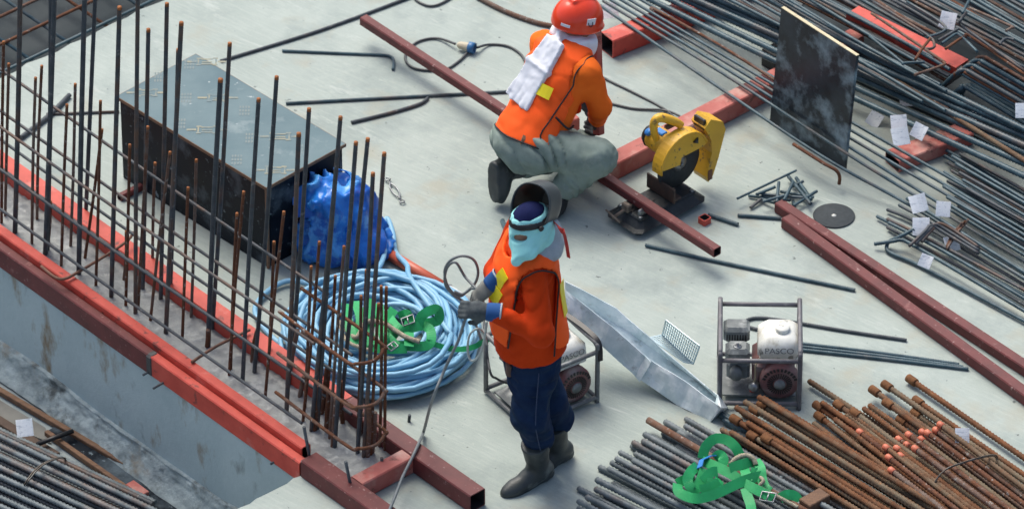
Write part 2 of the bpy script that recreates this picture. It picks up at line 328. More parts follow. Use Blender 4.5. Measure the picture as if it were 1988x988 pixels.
# wall face under the beams, with a rough cast kicker along its foot
wroot = thing('retaining_wall', UV(-1.2, -1.885, PITZ), 'blue-grey concrete wall face with rust stains below the red beams', 'wall')
b = MB(); b.box(UV(-1.55, (-1.885-1.845)/2, (PITZ-.052)/2), (4.4, .04, abs(PITZ+.052)), (u, v, zz)); b.build('wall_face', WALLC, wroot)
nu, nw = 330, 26; G = []
for j in range(nw):
    for i in range(nu):
        a = -3.3+3.96*i/(nu-1); t = j/(nw-1)
        q = np.array([a*9, t*3, 1.7]); n1 = float(vnoise(q*1.0, 3))*.5+float(vnoise(q*2.7, 4))*.3
        top = PITZ+.19+.05*float(vnoise(np.array([a*2.3, 0, 0]), 5))
        prof = [(0.0, 1.0), (.45, .55), (1, 0)]
        s_ = t**1.3; out = .015+.075*t**2.2+.02*n1*(t > 0)*(1-t*.3); G.append(UV(a, -1.887-out if t > 0 else -1.884, top*(1-s_)+(PITZ+.012)*s_+.012*n1*(0 < t < 1)))
V = np.array(G); F = [(j*nu+i, j*nu+i+1, (j+1)*nu+i+1, (j+1)*nu+i) for j in range(nw-1) for i in range(nu-1)]
o = place('wall_kicker', V, F, WALLR, wroot, smooth=True)
# rough cast strip between the two beams that the starter bars grow from
nu, nw = 300, 20; G = []
for j in range(nw):
    for i in range(nu):
        a = -3.2+4.1*i/(nu-1); bb = -1.785+.30*j/(nw-1); q = np.array([a*14, bb*14, 0.3])
        G.append(UV(a, bb, .022+.011*float(vnoise(q, 8))+.008*float(vnoise(q*2.9, 9))))
F = [(j*nu+i, j*nu+i+1, (j+1)*nu+i+1, (j+1)*nu+i) for j in range(nw-1) for i in range(nu-1)]
struct(place('kicker_strip', np.array(G), F, CONC, smooth=True))

# ------------------------------------------------------------------ red and maroon steel beams of the wall form
def beam(U0, U1, V0, V1, z0, z1, mat, label, wall=.006):
    return box_tube('steel_beam', UV(U0, (V0+V1)/2, z0), UV(U1, (V0+V1)/2, z0), v, (V1-V0, z1-z0), mat, wall=wall, label=label, cat='steel beam', group='square tubes of the wall form')
beam(-3.0, .45, -1.49, -1.395, .001, .099, RED, 'long bright red steel beam on the far side of the rebar row')
beam(.455, 1.39, -1.49, -1.395, .001, .1, MAROON, 'maroon square tube with open end at the foot of the hose coil')
beam(-3.0, .60, -1.838, -1.782, .001, .1, RED, 'narrow red beam lying on the slab edge at the near side of the rebar row')
beam(-3.0, -.47, -1.890, -1.8405, -.05, .066, MAROON, 'maroon beam along the wall top, running out of the left side')
beam(-.455, .645, -1.890, -1.8405, -.05, .066, RED, 'chipped bright red beam along the wall top beside the pit corner')
beam(.668, 1.29, -1.90, -1.80, .001, .1, MAROON, 'maroon square tube reaching the bottom edge of the picture')
# weld burns and studs on the beams
b = MB(); b.box(UV(-.4625, -1.866, .008), (.05, .058, .122), (u, v, zz), bev=.012); tag(b.build('splice_collar', M('burnt_steel', (.03,.035,.04), (.07,.07,.07), 40, rough=.6)), 'blackened splice joining the maroon and the bright red wall-top beams', 'joint')
box_tube('cross_piece', UV(.95, -1.797, .001), UV(.95, -1.492, .001), u, (.085, .095), PINK, label='short pinkish cross piece between the two maroon tubes', cat='steel beam')
for lab, (bx, by), (tx, ty), Yo in (('upright steel pin against the chipped red beam end', (606,913), (590,828), 0), ('upright steel pin in front of the lowest maroon tube', (686,968), (671,895), 0),
        ('upright steel pin in front of the pinkish cross piece', (742,925), (741,888), 0), ('short steel pin behind the maroon tube with open end', (794,818), (795,805), 0), ('rusty pin at the right end of the cross piece', (789,914), (797,888), 0)):
    p0 = P(bx, by, 0); p1 = PY(tx, ty, p0[1]); tag(rebar('steel_pin', [p0, p1], .008, REBAR), lab, 'pin', 'pins staking the wall form')
for lab, px, py in (('thin stud sticking out under the splice of the wall-top beams', 312, 742), ('thin stud sticking out of the wall just left of the splice', 292, 716), ('bent stud below the right end of the chipped red beam', 540, 888)):
    p0 = P(px+14, py-6, -.03); tag(rebar('stud', [p0+v*.05, p0-v*.09-zz*.01], .006, REBAR), lab, 'stud', 'studs below the wall-top beams')

# ------------------------------------------------------------------ starter bars
cage = thing('rebar_cage', UV(-.9, -1.64, .02), 'tall row of dark and rusty starter bars tied with horizontal bars', 'rebar cage')
TALL = [(40,-60,29,454,12),(108,-70,88,495,12),(99,-50,92,488,11),(166,-60,153,533,12),(187,-50,166,430,10),(232,15,216,578,11),(268,-40,263,609,10),(288,58,277,560,10),(324,8,312,580,10),
    (352,45,322,645,11),(346,97,330,575,10),(428,155,404,670,12),(446,85,412,640,10),(502,193,471,740,10),(537,150,494,720,10),(580,260,556,800,11),(600,212,564,735,10),(661,228,616,835,10),
    (655,300,604,838,10),(691,277,650,868,10),(714,270,661,800,10),(746,298,706,888,10),(724,337,694,880,10)]
SHORT = [(7,82,3,435),(17,125,10,420),(69,152,62,472),(81,129,72,423),(130,204,119,513),(146,164,137,478),(195,197,186,557),(198,252,165,500),(252,282,244,595),(287,247,268,600),(330,296,292,623),
    (301,317,296,526),(381,311,371,616),(365,365,354,657),(473,373,445,728),(460,415,448,715),(551,412,515,770),(532,470,522,700),(620,470,588,818),(604,518,592,790),(668,479,640,850),(651,536,632,800),
    (711,525,700,845),(701,575,694,860),(740,556,737,868),(750,558,747,873),(735,590,720,885),(98,392,94,470),(245,450,240,545)]
STUB = [(635,713,624,802),(638,761,633,838),(620,752,610,838),(653,773,646,866),(661,739,666,825),(716,791,713,888),(578,640,560,745),(500,640,490,702),(728,800,722,880),(590,730,582,770),(404,640,402,672)]
rs = np.random.RandomState(3)
tips = M('rust_tip', (.36,.13,.04), (.25,.09,.03), 30, rough=.85)
def vbar(tx, ty, bx, by, r, mat, pitch, tip=True):
    p0 = P(bx, by, .02); p1 = PY(tx, ty, p0[1]+rs.uniform(-.03, .03)); d = p1-p0
    mid = p0+d*.5+np.array([rs.uniform(-.006, .006), 0, 0]); o = rebar('vertical_bar', spline([p0-d*.02, mid, p1], 10), r, mat, cage, pitch=pitch)
    if tip:
        t = nrm(d); c = MB(); c.tube([p1-t*.012, p1+t*.004], r*1.03, 7); c.build('sawn_tip', tips, o)
for tx, ty, bx, by, w_ in TALL: vbar(tx, ty, bx, by, w_/1000, REBAR, .014, ty > -5)
for tx, ty, bx, by in SHORT: vbar(tx, ty, bx, by, .0074, RUSTYB, .012)
for tx, ty, bx, by in STUB: vbar(tx, ty, bx, by, .011, RUSTYB, .014, False)
for k, z in enumerate((.19, .43, .68)):                       # hairpins closing the right end, lapped with long bars
    c = [UV(.30+.02*k, -1.742, z+.02), UV(.80, -1.742, z), UV(.868, -1.715, z), UV(.90, -1.64, z), UV(.868, -1.56, z), UV(.80, -1.532, z), UV(.25, -1.532, z)]
    rebar('hairpin_bar', spline(c, 8), .0085, RUSTYB, cage, pitch=.012)
for V0, zs in ((-1.755, (.14, .40, .66)), (-1.52, (.12, .30, .47, .73))):
    for z in zs: rebar('horizontal_bar', spline([UV(-3.2, V0, z+.03), UV(-1.2, V0, z+rs.uniform(-.01,.01)), UV(.42+rs.uniform(0,.2), V0, z+.01)], 6), .0078, REBAR, cage, pitch=.011)
# bent tie rods across the strip
tie = M('rust_rod', (.20,.095,.06), (.12,.06,.04), 20, rough=.75)
tag(rebar('tie_rod', spline([P(80,517,.12), P(105,537,.12), P(125,541,.12), P(152,528,.12), P(215,490,.13), P(250,465,.15), P(258,450,.17)], 8), .0075, tie), 'bent rusty tie rod across the red beams at the left', 'tie rod', 'tie rods across the beams')
tag(rebar('tie_rod', spline([P(372,703,.11), P(420,672,.11), P(470,647,.12), P(485,640,.12)], 8), .0075, tie), 'straight rusty tie rod across the red beams near the hose', 'tie rod', 'tie rods across the beams')
# iron filings and clippings by the maroon tube
for i in range(16):
    c = P(620+rs.uniform(-13,13), 930+rs.uniform(-9,9), .004); a = rs.uniform(0, 3.1); d = np.array([math.cos(a), math.sin(a), rs.uniform(0,.2)])*rs.uniform(.015,.035)
    tag(rebar('wire_clipping', [c-d+zz*.004, c+d+zz*.004], .003, tie, n=5), 'rusty wire clipping in the little heap beside the maroon tube', 'wire clipping', 'wire clippings heaped beside the maroon tube')

# ------------------------------------------------------------------ far lower deck: mesh of bars
mesh = thing('rebar_mesh', UV(-3.6, 0, -.17), 'grid of dark reinforcing bars over the lower deck beyond the slab', 'rebar mesh')
for i in range(14): rebar('mesh_bar', [UV(-5.2, -1.6+i*.24, -.085), UV(-2.88, -1.6+i*.24, -.085)], .009, BLUEBAR if i % 3 else RUSTYB, mesh)
for i in range(10): rebar('mesh_bar', [UV(-2.95-i*.2, -1.8, -.066), UV(-2.95-i*.2, 1.8, -.066)], .009, RUSTYB if i % 3 else BLUEBAR, mesh)

# ------------------------------------------------------------------ black plywood box
TZ = .49
cL, cB, cR, cF = P(232,190,TZ), P(375,102,TZ), P(668,278,TZ), P(519,365,TZ)
ctr = (cL+cB+cR+cF)/4; bu = nrm(cF-cL); bv = np.array([-bu[1], bu[0], 0]); lu = (np.linalg.norm(cF-cL)+np.linalg.norm(cR-cB))/2; lv = (np.linalg.norm(cB-cL)+np.linalg.norm(cR-cF))/2
ctr[2] = 0; bx = thing('plywood_box', ctr, 'black film-faced plywood box with slate grey printed top', 'box')
fr = (bu, bv, zz)
for s_ in (-1, 1):
    b = MB(); b.box(ctr+bv*s_*(lv/2-.02)+zz*.238, (lu-.024, .018, .47), fr); b.build('side_panel', FILM, bx)
    b = MB(); b.box(ctr+bu*s_*(lu/2-.02)+zz*.238, (.018, lv-.062, .47), fr); b.build('end_panel', FILM, bx)
b = MB(); b.box(ctr+bu*(lu/2-.008)-bv*(lv/2-.008)+zz*.236, (.012,.012,.465), fr); b.build('corner_batten', PLYEDGE, bx)
b = MB(); b.box(ctr+zz*(TZ-.009), (lu, lv, .018), fr); tp = b.build('top_panel', PLYTOP, bx)
b = MB()
for a, c, L_, w_ in ((0, -lv/2-.0015, lu+.006, .003), (0, lv/2+.0015, lu+.006, .003)): b.box(ctr+bv*c+zz*(TZ-.0095), (L_, w_, .017), fr)
for a in (-lu/2-.0015, lu/2+.0015): b.box(ctr+bu*a+zz*(TZ-.0095), (.003, lv, .017), fr)
b.build('panel_edge', PLYEDGE, tp)
b = MB()                                                     # the maker's emblem printed over and over
def emblem(c, s):
    e1 = np.array([1., 0, 0]); e2 = np.array([0, 1., 0])
    def q(x0, y0, x1, y1, k=0): b.add([c+e1*x*s+e2*(y+k*x)*s for x, y in ((x0,y0),(x1,y0),(x1,y1),(x0,y1))], [(0,1,2,3)])
    q(-.16,-.012,-.085,.012); q(.085,-.012,.16,.012)
    for yy in (-1, 1): q(-.085, yy*.045-.01, -.045, yy*.045+.01); q(.045, yy*.045-.01, .085, yy*.045+.01); q(-.045, yy*.033-.009, .045, yy*.033+.009)
    for xx in (-.075, .065): q(xx, -.035, xx+.012, .035)
    q(-.04, -.012, .04, .0)
for px, py in ((285,180),(423,190),(402,252),(544,265),(535,330),(402,120)): b = MB(); emblem(P(px, py, TZ+.0015), .62); b.build('printed_emblem', PRINT, tp)
FAINT = M('faint_print', (.14,.18,.175), (.10,.16,.18), 40, rough=.45)
for px, py in ((368,125),(362,190),(475,215),(350,240),(487,268),(590,290),(460,310),(310,150)):
    b = MB()
    for i in range(3):
        for j in range(4):
            c = P(px, py, TZ+.0012)+np.array([-.022+j*.014, -.03+i*.03, 0]); b.add([c+np.array(d) for d in ((-.004,-.010,0),(.004,-.010,0),(.004,.010,0),(-.004,.010,0))], [(0,1,2,3)])
    b.build('printed_column', FAINT, tp)['kind'] = 'stuff'
o = box_tube('tube_offcut', P(232,389,.0)+v*.0, P(232,389,.0)+v*.2, u, .034, MAROON, label='maroon tube end poking out under the box corner', cat='tube offcut')
# ------------------------------------------------------------------ implicit surfaces for bodies and cloth
def surface_nets(d, org, h):
    d = d.astype(np.float32); s = d < 0; nx, ny, nz = d.shape
    c = np.zeros((nx-1, ny-1, nz-1), np.int8)
    offs = [(i, j, k) for i in (0,1) for j in (0,1) for k in (0,1)]
    for i, j, k in offs: c += s[i:nx-1+i, j:ny-1+j, k:nz-1+k]
    I, J, K = np.nonzero((c > 0) & (c < 8)); m = len(I)
    D = np.stack([d[I+i, J+j, K+k] for i, j, k in offs], 1); acc = np.zeros((m, 3)); cnt = np.zeros(m)
    for a in range(8):
        for b_ in range(a+1, 8):
            oa, ob = np.array(offs[a]), np.array(offs[b_])
            if np.abs(oa-ob).sum() != 1: continue
            x = (D[:, a] < 0) != (D[:, b_] < 0); t = np.where(x, D[:, a]/(D[:, a]-D[:, b_]+1e-12), 0)
            acc += x[:, None]*(oa+(ob-oa)*t[:, None]); cnt += x
    V = org+h*(np.stack([I, J, K], 1)+acc/cnt[:, None])
    idx = -np.ones((nx-1, ny-1, nz-1), np.int64); idx[I, J, K] = np.arange(m); Q = []
    for ax in range(3):
        sl0 = [slice(1, -1)]*3; sl0[ax] = slice(0, -1); sl1 = list(sl0); sl1[ax] = slice(1, None)
        a, b_ = s[tuple(sl0)], s[tuple(sl1)]; X = np.stack(np.nonzero(a != b_), 1); X[:, [k for k in range(3) if k != ax]] += 1
        if not len(X): continue
        flip = s[X[:, 0], X[:, 1], X[:, 2]]; e1, e2 = [(1,2), (2,0), (0,1)][ax]
        def cell(p, q):
            Y = X.copy(); Y[:, e1] -= p; Y[:, e2] -= q; return idx[Y[:, 0], Y[:, 1], Y[:, 2]]
        q = np.stack([cell(1,1), cell(0,1), cell(0,0), cell(1,0)], 1); q[~flip] = q[~flip][:, ::-1]; Q.append(q)
    return V, np.concatenate(Q)
def sdf_obj(name, fn, lo, hi, h, mat, parent=None, label=None, cat=None):
    lo = np.asarray(lo, float); hi = np.asarray(hi, float); ax = [np.arange(lo[k], hi[k]+h, h) for k in range(3)]
    p = np.stack(np.meshgrid(*ax, indexing='ij'), -1).astype(np.float32)
    V, Q = surface_nets(fn(p), lo, h)
    # relax a little so that the grid does not show
    for _ in range(1):
        A = np.zeros_like(V); n = np.zeros(len(V))
        for k in range(4): np.add.at(A, Q[:, k], V[Q[:, (k+1) % 4]]); np.add.at(A, Q[:, k], V[Q[:, (k+3) % 4]]); np.add.at(n, Q[:, k], 2)
        V = V*.5+.5*A/n[:, None]
    o = place(name, V, Q, mat, parent, smooth=True)
    if label: tag(o, label, cat)
    return o
def smin(a, b_, k=.03):
    hh = np.clip(.5+.5*(b_-a)/k, 0, 1); return b_*(1-hh)+a*hh-k*hh*(1-hh)
def smax(a, b_, k=.01): return -smin(-a, -b_, k)
def cap(p, a, b_, ra, rb):
    a = np.asarray(a, np.float32); b_ = np.asarray(b_, np.float32); ba = b_-a; t = np.clip(((p-a) @ ba)/(ba @ ba), 0, 1)
    return np.linalg.norm(p-a-t[..., None]*ba, axis=-1)-(ra+(rb-ra)*t)
def ell(p, c, ax, r):
    q = (p-np.asarray(c, np.float32)) @ np.array(ax, np.float32).T; r = np.asarray(r, np.float32)
    k0 = np.linalg.norm(q/r, axis=-1); return (k0-1)*min(r)*np.where(k0 > 1, 1.15, 1)
def loft(p, org, ax, tab, capk=.02):
    """stack of ellipses: ax = (forward, left, axis); tab rows (t, centre forward, radius forward, radius left)"""
    q = (p-np.asarray(org, np.float32)) @ np.array(ax, np.float32).T; tab = np.array(tab, float); t = q[..., 2]
    cf, rf, rl = (np.interp(t, tab[:, 0], tab[:, k]) for k in (1, 2, 3))
    d = (np.sqrt(((q[..., 0]-cf)/rf)**2+(q[..., 1]/rl)**2)-1)*np.minimum(rf, rl)
    return smax(smax(d, t-tab[-1, 0], capk), tab[0, 0]-t, capk)
def disp(d, p, amp, freq, seed=0, st=(1,1,1)):
    m = np.abs(d) < .06; out = d.copy(); q = p[m]*np.array(st, np.float32)*freq
    w1 = vnoise(q*.5, seed+9); out[m] += amp*(vnoise(q+w1[..., None]*1.2, seed)+.45*vnoise(q*2.1+3, seed+1)); return out
def folds(d, p, amp, freq, dirn, seed=0):
    """sharp-ish cloth creases running across direction dirn"""
    m = np.abs(d) < .06; out = d.copy(); q = p[m]; t = q @ np.asarray(dirn, np.float32)
    ph = t*freq+2.6*vnoise(q*7, seed); a = np.clip(vnoise(q*6+5, seed+3)+.25, 0, 1)
    out[m] += amp*a*(1-2*np.abs(np.sin(ph))**.5); return out
def on_surface(fn, c, dirs, rmax=.5):
    """walk in from outside along each direction to the surface of fn"""
    c = np.asarray(c, np.float32); dirs = np.asarray(dirs, np.float32); t = np.full(len(dirs), rmax, np.float32)
    for _ in range(60): t -= fn(c+dirs*t[:, None])*.6
    return c+dirs*t[:, None]

VEST = M('orange_vest_fabric', (1.0,.13,.022), (.94,.105,.016), 6, rough=.62, bump=.5, bscale=22, ridge=7, spec=.12)
SHIRT = M('orange_red_shirt', (.56,.046,.005), (.47,.037,.004), 7, rough=.8, bump=.5, bscale=22, ridge=11, spec=.12)
SHIRT2 = M('orange_shirt', (.90,.17,.02), (.80,.13,.015), 7, rough=.8, bump=.5, bscale=22, ridge=11, spec=.12)
PIPING = M('black_piping', (.01,.01,.012), rough=.7)
YTAPE = M('yellow_tape', (.85,.72,.02), (.8,.66,.01), 10, rough=.4)
DENIM = M('dark_denim', (.006,.016,.048), (.011,.028,.072), 14, rough=.85, c3=(.018,.038,.06), s3=5, lo3=.5, hi3=.7, bump=.8, bscale=22, ridge=12, spec=.12)
GREENP = M('grey_green_cotton', (.25,.31,.28), (.175,.225,.20), 8, rough=.85, c3=(.30,.345,.31), s3=11, lo3=.58, hi3=.75, bump=.9, bscale=22, ridge=10, spec=.12)
RUBBER = M('dusty_rubber', (.018,.023,.026), (.04,.05,.052), 9, rough=.5, c3=(.19,.21,.20), s3=9, lo3=.53, hi3=.75, bump=.08, bscale=60)
RUBBERK = M('black_rubber', (.010,.013,.016), (.022,.028,.031), 9, rough=.5, c3=(.07,.08,.08), s3=12, lo3=.62, hi3=.8)
AQUA = M('aqua_cotton', (.38,.80,.80), (.30,.70,.71), 9, rough=.85, bump=.5, bscale=22, ridge=16, spec=.12)
NAVY = M('navy_cotton', (.008,.012,.055), (.012,.018,.075), 20, rough=.85, spec=.12)
GREYC = M('pale_grey_cotton', (.40,.46,.50), (.33,.38,.42), 10, rough=.85, bump=.5, bscale=22, ridge=14, spec=.12)
WHITEC = M('white_cotton', (.74,.77,.83), (.66,.69,.76), 10, rough=.85, bump=.5, bscale=22, ridge=13, spec=.12)
SKIN = M('skin', (.33,.15,.095), (.28,.12,.075), 20, rough=.5)
GLOVEK = M('dark_work_glove', (.05,.06,.068), (.10,.115,.12), 26, rough=.8, spec=.12)
GLOVEG = M('grey_glove_leather', (.20,.205,.19), (.14,.145,.14), 26, rough=.85, spec=.12)
CUFFB = M('blue_glove_cuff', (.02,.075,.22), (.03,.09,.25), 20, rough=.8, spec=.12)
MASKG = M('grey_fibre_mask', (.030,.040,.047), (.052,.066,.073), 9, rough=.42, c3=(.09,.105,.112), s3=6, lo3=.55, hi3=.75)
MASKIN = M('mask_inside', (.004,.0045,.006), (.009,.010,.012), 12, rough=.6)
HELMET = M('red_hard_hat', (.78,.050,.010), (.72,.042,.008), 4, rough=.28, coat=.3)
REDST = M('red_strap', (.45,.03,.02), rough=.6)

def hand_fn(c, fw, up, s=1.0, curl=1.0, side=1):
    """palm with four curled fingers and a thumb; fw = towards the knuckles, up = back of the hand"""
    fw = nrm(fw); up = nrm(np.asarray(up)-fw*np.dot(up, fw)); sd = np.cross(up, fw)*side; L = []
    for i, (o, ln) in enumerate(((.031,.9), (.011,1.0), (-.010,.95), (-.029,.78))):
        k = c+fw*.045*s+sd*o*s; a1 = R(38)*curl; a2 = R(105)*curl; a3 = R(165)*curl
        j1 = k+(fw*math.cos(a1)-up*math.sin(a1))*.042*ln*s; j2 = j1+(fw*math.cos(a2)-up*math.sin(a2))*.030*ln*s; j3 = j2+(fw*math.cos(a3)-up*math.sin(a3))*.022*ln*s
        L += [(k, j1, .0125*s, .0115*s), (j1, j2, .0115*s, .0105*s), (j2, j3, .0105*s, .0095*s)]
    t0 = c-fw*.02*s+sd*.034*s; t1 = t0+(fw*.55+sd*.45-up*.55)*.045*s; t2 = t1+(fw*.75-up*.65)*.032*s
    L += [(t0, t1, .015*s, .013*s), (t1, t2, .013*s, .011*s)]
    def fn(p):
        d = ell(p, c, (fw, sd, up), (.058*s, .046*s, .022*s))
        for a, b_, ra, rb in L: d = smin(d, cap(p, a, b_, ra, rb), .006)
        return d
    return fn
def boot_fn(ank, toe, top, rt=.067, ra=.050):
    """rubber boot: ankle point, toe point on the ground, top of the shaft; its sole lies along ankle-toe"""
    ank, toe, top = (np.asarray(x, float) for x in (ank, toe, top)); sh = nrm(top-ank); fd = toe-ank; fd = nrm(fd-sh*np.dot(fd, sh)); sd = np.cross(sh, fd); L = np.dot(toe-ank, fd)
    dn = -sh; heel = ank-fd*.035+dn*.03
    def fn(p):
        d = cap(p, ank, top, ra, rt); d = smin(d, cap(p, heel, ank+fd*.05+dn*.03, .042, .042), .03)
        d = smin(d, ell(p, ank+fd*(L-.07)+dn*.036, (fd, sd, sh), (.085, .047, .040)), .05)
        sole = smin(cap(p, ank-fd*.035+dn*.064, ank-fd*.02+dn*.064, .040, .040), cap(p, ank+fd*(L-.10)+dn*.064, ank+fd*(L-.045)+dn*.064, .044, .042), .02)
        sole = smin(sole, cap(p, ank+dn*.064, ank+fd*(L-.08)+dn*.064, .034, .04), .02)
        q = (p-ank.astype(np.float32)) @ dn.astype(np.float32)
        d = smin(d, smax(sole, np.abs(q-.068)-.014, .004), .006)
        d = smax(d, q-.082, .004); return smax(d, ((p-top.astype(np.float32)) @ sh.astype(np.float32)), .004)
    return fn

# ------------------------------------------------------------------ the standing welder
f = nrm([-.98, -.19, 0]); l = np.array([-f[1], f[0], 0]); ankL = P(1046, 934)+zz*.085; ankR = P(1082, 896)+zz*.085
B0 = (ankL+ankR)/2; B0[2] = 0
W1 = thing('person', B0, 'standing worker in orange vest, dark jeans and raised welding mask holding a cable', 'person')
def Lc(a, b_, z): return B0+f*a+l*b_+zz*z
hipC = Lc(.085, 0, .80); hipL = hipC+l*.085; hipR = hipC-l*.085
kneeL = PY(1029, 806, -1.87); kneeR = PY(1062, 775, -1.70)
shC = Lc(.10, 0, 1.29); shL = shC+l*.16; shR = shC-l*.16
elL = PY(1050, 648, -2.03); wrL = PY(955, 606, -1.99); haL = PY(927, 603, -1.985)
elR = shR+f*.10-l*.03-zz*.25; wrR = PY(962, 545, -1.80); haR = PY(938, 566, -1.81)
headC = PY(1031, 442, -1.79); hd = nrm([-.82, -.55, -.16]); hs = nrm(np.cross(zz, hd)); hu = np.cross(hd, hs)
AXB = (f, l, zz)
def torso1(p):
    d = loft(p, Lc(0, 0, 0), AXB, [(.60,.075,.175,.215),(.80,.085,.165,.20),(.95,.105,.150,.178),(1.1,.11,.140,.175),(1.22,.10,.125,.178),(1.30,.09,.098,.15),(1.36,.075,.065,.085)], .03)
    return d
def arms1(p):
    d = cap(p, shL-zz*.025-l*.005, elL, .056, .056); d = smin(d, cap(p, elL, wrL, .056, .036), .03)
    e = cap(p, shR, elR, .068, .06); e = smin(e, cap(p, elR, wrR, .06, .040), .03); return np.minimum(d, e)
def legs1(p, o=0):
    d = loft(p, Lc(0,0,0), AXB, [(.60,.075,.13,.16),(.75,.08,.14,.175),(.95,.09,.14,.17)], .03)
    a = smin(cap(p, hipL-zz*.03, kneeL, .094+o, .076+o), smin(cap(p, kneeL, ankL+zz*.17, .076+o, .068+o), cap(p, ankL+zz*.17, ankL+zz*.1, .060, .045), .02), .04)
    c = smin(cap(p, hipR-zz*.03, kneeR, .092+o, .078+o), smin(cap(p, kneeR, ankR+zz*.17, .078+o, .068+o), cap(p, ankR+zz*.17, ankR+zz*.1, .058, .045), .02), .04)
    return smin(d, np.minimum(a, c), .05)
def head1(p):
    d = ell(p, headC, (hd, hs, hu), (.095, .076, .115)); d = smin(d, ell(p, headC+hd*.03-hu*.07, (hd, hs, hu), (.062,.055,.055)), .03)
    d = smin(d, cap(p, headC+hd*.085-hu*.005, headC+hd*.108-hu*.035, .010, .015), .015)       # nose
    for s_ in (-1, 1): d = smin(d, ell(p, headC+hs*s_*.068-hu*.01, (hd, hs, hu), (.025,.012,.032)), .008); d = smax(d, -(np.linalg.norm(p-(headC+hd*.098+hs*s_*.03+hu*.012).astype(np.float32), axis=-1)-.014), .01)
    d = smin(d, cap(p, headC-hu*.07-hd*.01, shC+zz*.03-f*.02, .055, .062), .03)
    return smin(d, cap(p, headC+hd*.085-hs*.02-hu*.068, headC+hd*.085+hs*.02-hu*.068, .008, .008), .008)
def body1(p):
    d = smin(smax(torso1(p)+.03, .84-p[..., 2], .03), smin(arms1(p)+.018, legs1(p)+.022, .03), .04); d = smin(d, head1(p), .03)
    for a, k, t in ((ankL, kneeL, P(988,958)), (ankR, kneeR, P(1022,912))): d = smin(d, cap(p, k, a+zz*.12, .045, .036), .02); d = smin(d, cap(p, a+zz*.12, a, .036, .03), .02); d = smin(d, cap(p, a-zz*.03, t+(a-t)*.35, .024, .02), .02)
    for h_, wv in ((haL, wrL), (haR, wrR)): d = smin(d, cap(p, wv, h_, .028, .026), .01)
    return d
lo, hi = B0+np.array([-.52,-.48,0]), B0+np.array([.32,.36,1.68])
body = sdf_obj('body', body1, lo, hi, .0095, SKIN, W1)
legs = sdf_obj('jeans', lambda p: smax(folds(disp(legs1(p, .006), p, .006, 11, 21), p, .009, 38, (.35,.1,1), 22), p[..., 2]-.86, .01), B0+[-.36,-.40,.15], B0+[.34,.36,.94], .0075, DENIM, W1)
b = MB()
for t in (0,):
    pts = on_surface(lambda p: legs1(p, .010), hipL, [nrm(l*.9+f*x-zz*.01) for x in (0,)]);
    pth = []
    for t_ in np.linspace(.12, .95, 22):
        c = hipL+(kneeL-hipL)*min(1, t_*1.6) if t_ < .6 else kneeL+(ankL+zz*.1-kneeL)*((t_-.6)/.4)
        pth.append(on_surface(lambda p: legs1(p, .012), c, [nrm(l*.95-f*.05)])[0])
b.tube(pth, .0028, 5); b.build('seam', M('denim_seam', (.03,.05,.11), rough=.8), legs)
def shirt1(p):
    d = smin(torso1(p), arms1(p), .022); d = disp(d, p, .0035, 10, 31); d = folds(d, p, .0055, 60, nrm(l*.2+f*.7+zz*.6), 33)
    q = (p-B0.astype(np.float32)); hem = .76+.05*np.cos(4.0*(q @ f.astype(np.float32))+.2)-.04
    d = smax(d, hem-q[..., 2], .006)
    for e, w_ in ((elL, wrL), (elR, wrR)): t = nrm(w_-e).astype(np.float32); d = smax(d, np.where(np.linalg.norm(p-w_.astype(np.float32), axis=-1) < .14, (p-w_.astype(np.float32)) @ t-.005, -1), .004)
    return d
shirt = sdf_obj('shirt', shirt1, B0+[-.40,-.46,.56], B0+[.30,.34,1.44], .0072, SHIRT, W1)
def vest_l(p): return loft(p, Lc(0, 0, 0), AXB, [(.70,.08,.185,.222),(.85,.09,.178,.212),(.97,.105,.172,.20),(1.1,.11,.160,.205),(1.22,.10,.143,.222),(1.30,.09,.115,.212),(1.345,.083,.092,.17),(1.38,.075,.07,.09)], .02)
def vest1(p):
    d = folds(disp(vest_l(p), p, .0035, 10, 31), p, .0055, 60, nrm(l*.2+f*.7+zz*.6), 33)
    q = p-B0.astype(np.float32); F_, L_, Z_ = q @ f.astype(np.float32), q @ l.astype(np.float32), q[..., 2]
    ah = np.where(Z_ > 1.16, np.sqrt(((F_-.085)/.105)**2+((Z_-1.16)/.155)**2)-1, np.abs(F_-.085-.10*(1.16-Z_))/.105-1)
    d = smax(d, -np.maximum(ah*.1, .06-np.abs(L_)), .004)
    d = smax(d, np.where(F_ < .05, .80+3*np.maximum(0, F_+.12)**2, .85)-Z_, .006)
    nk = np.sqrt(((F_-.15)/.085)**2+((Z_-1.40)/.15)**2+(L_/.10)**2)-1; return smax(d, -nk*.07, .004)
vest = sdf_obj('vest', vest1, B0+[-.30,-.36,.70], B0+[.28,.32,1.44], .0072, VEST, W1)
# black piping round the near arm hole and down the open side
def vest_s(p): return vest_l(p)-.006
ring = [Lc(.19+.10*(1.16-z), 0, z) for z in np.linspace(.86, 1.14, 14)]+[Lc(.085+.105*math.cos(t), 0, 1.16+.155*math.sin(t)) for t in np.linspace(0, R(180), 30)]+[Lc(-.02+.10*(1.16-z), 0, z) for z in np.linspace(1.14, .82, 14)]
pth = [on_surface(vest_s, p_, [l])[0] if on_surface(vest_s, p_, [l])[0] is not None else p_ for p_ in ring]
ok = [p_ for p_ in pth if np.isfinite(p_).all() and np.dot(p_-B0, l) > .03]
b = MB(); b.tube(spline(ok, 3), .0042, 6); b.build('piping', PIPING, vest)
def tape(name, cs, w_, t_, fn, wd, parent, c0, dirs):
    pts = on_surface(fn, c0, dirs) if c0 is not None else [on_surface(fn, c, [d_])[0] for c, d_ in zip(cs, dirs)]
    bb = MB(); bb.strip(pts, wd, w_, t_); return bb.build(name, YTAPE, parent)
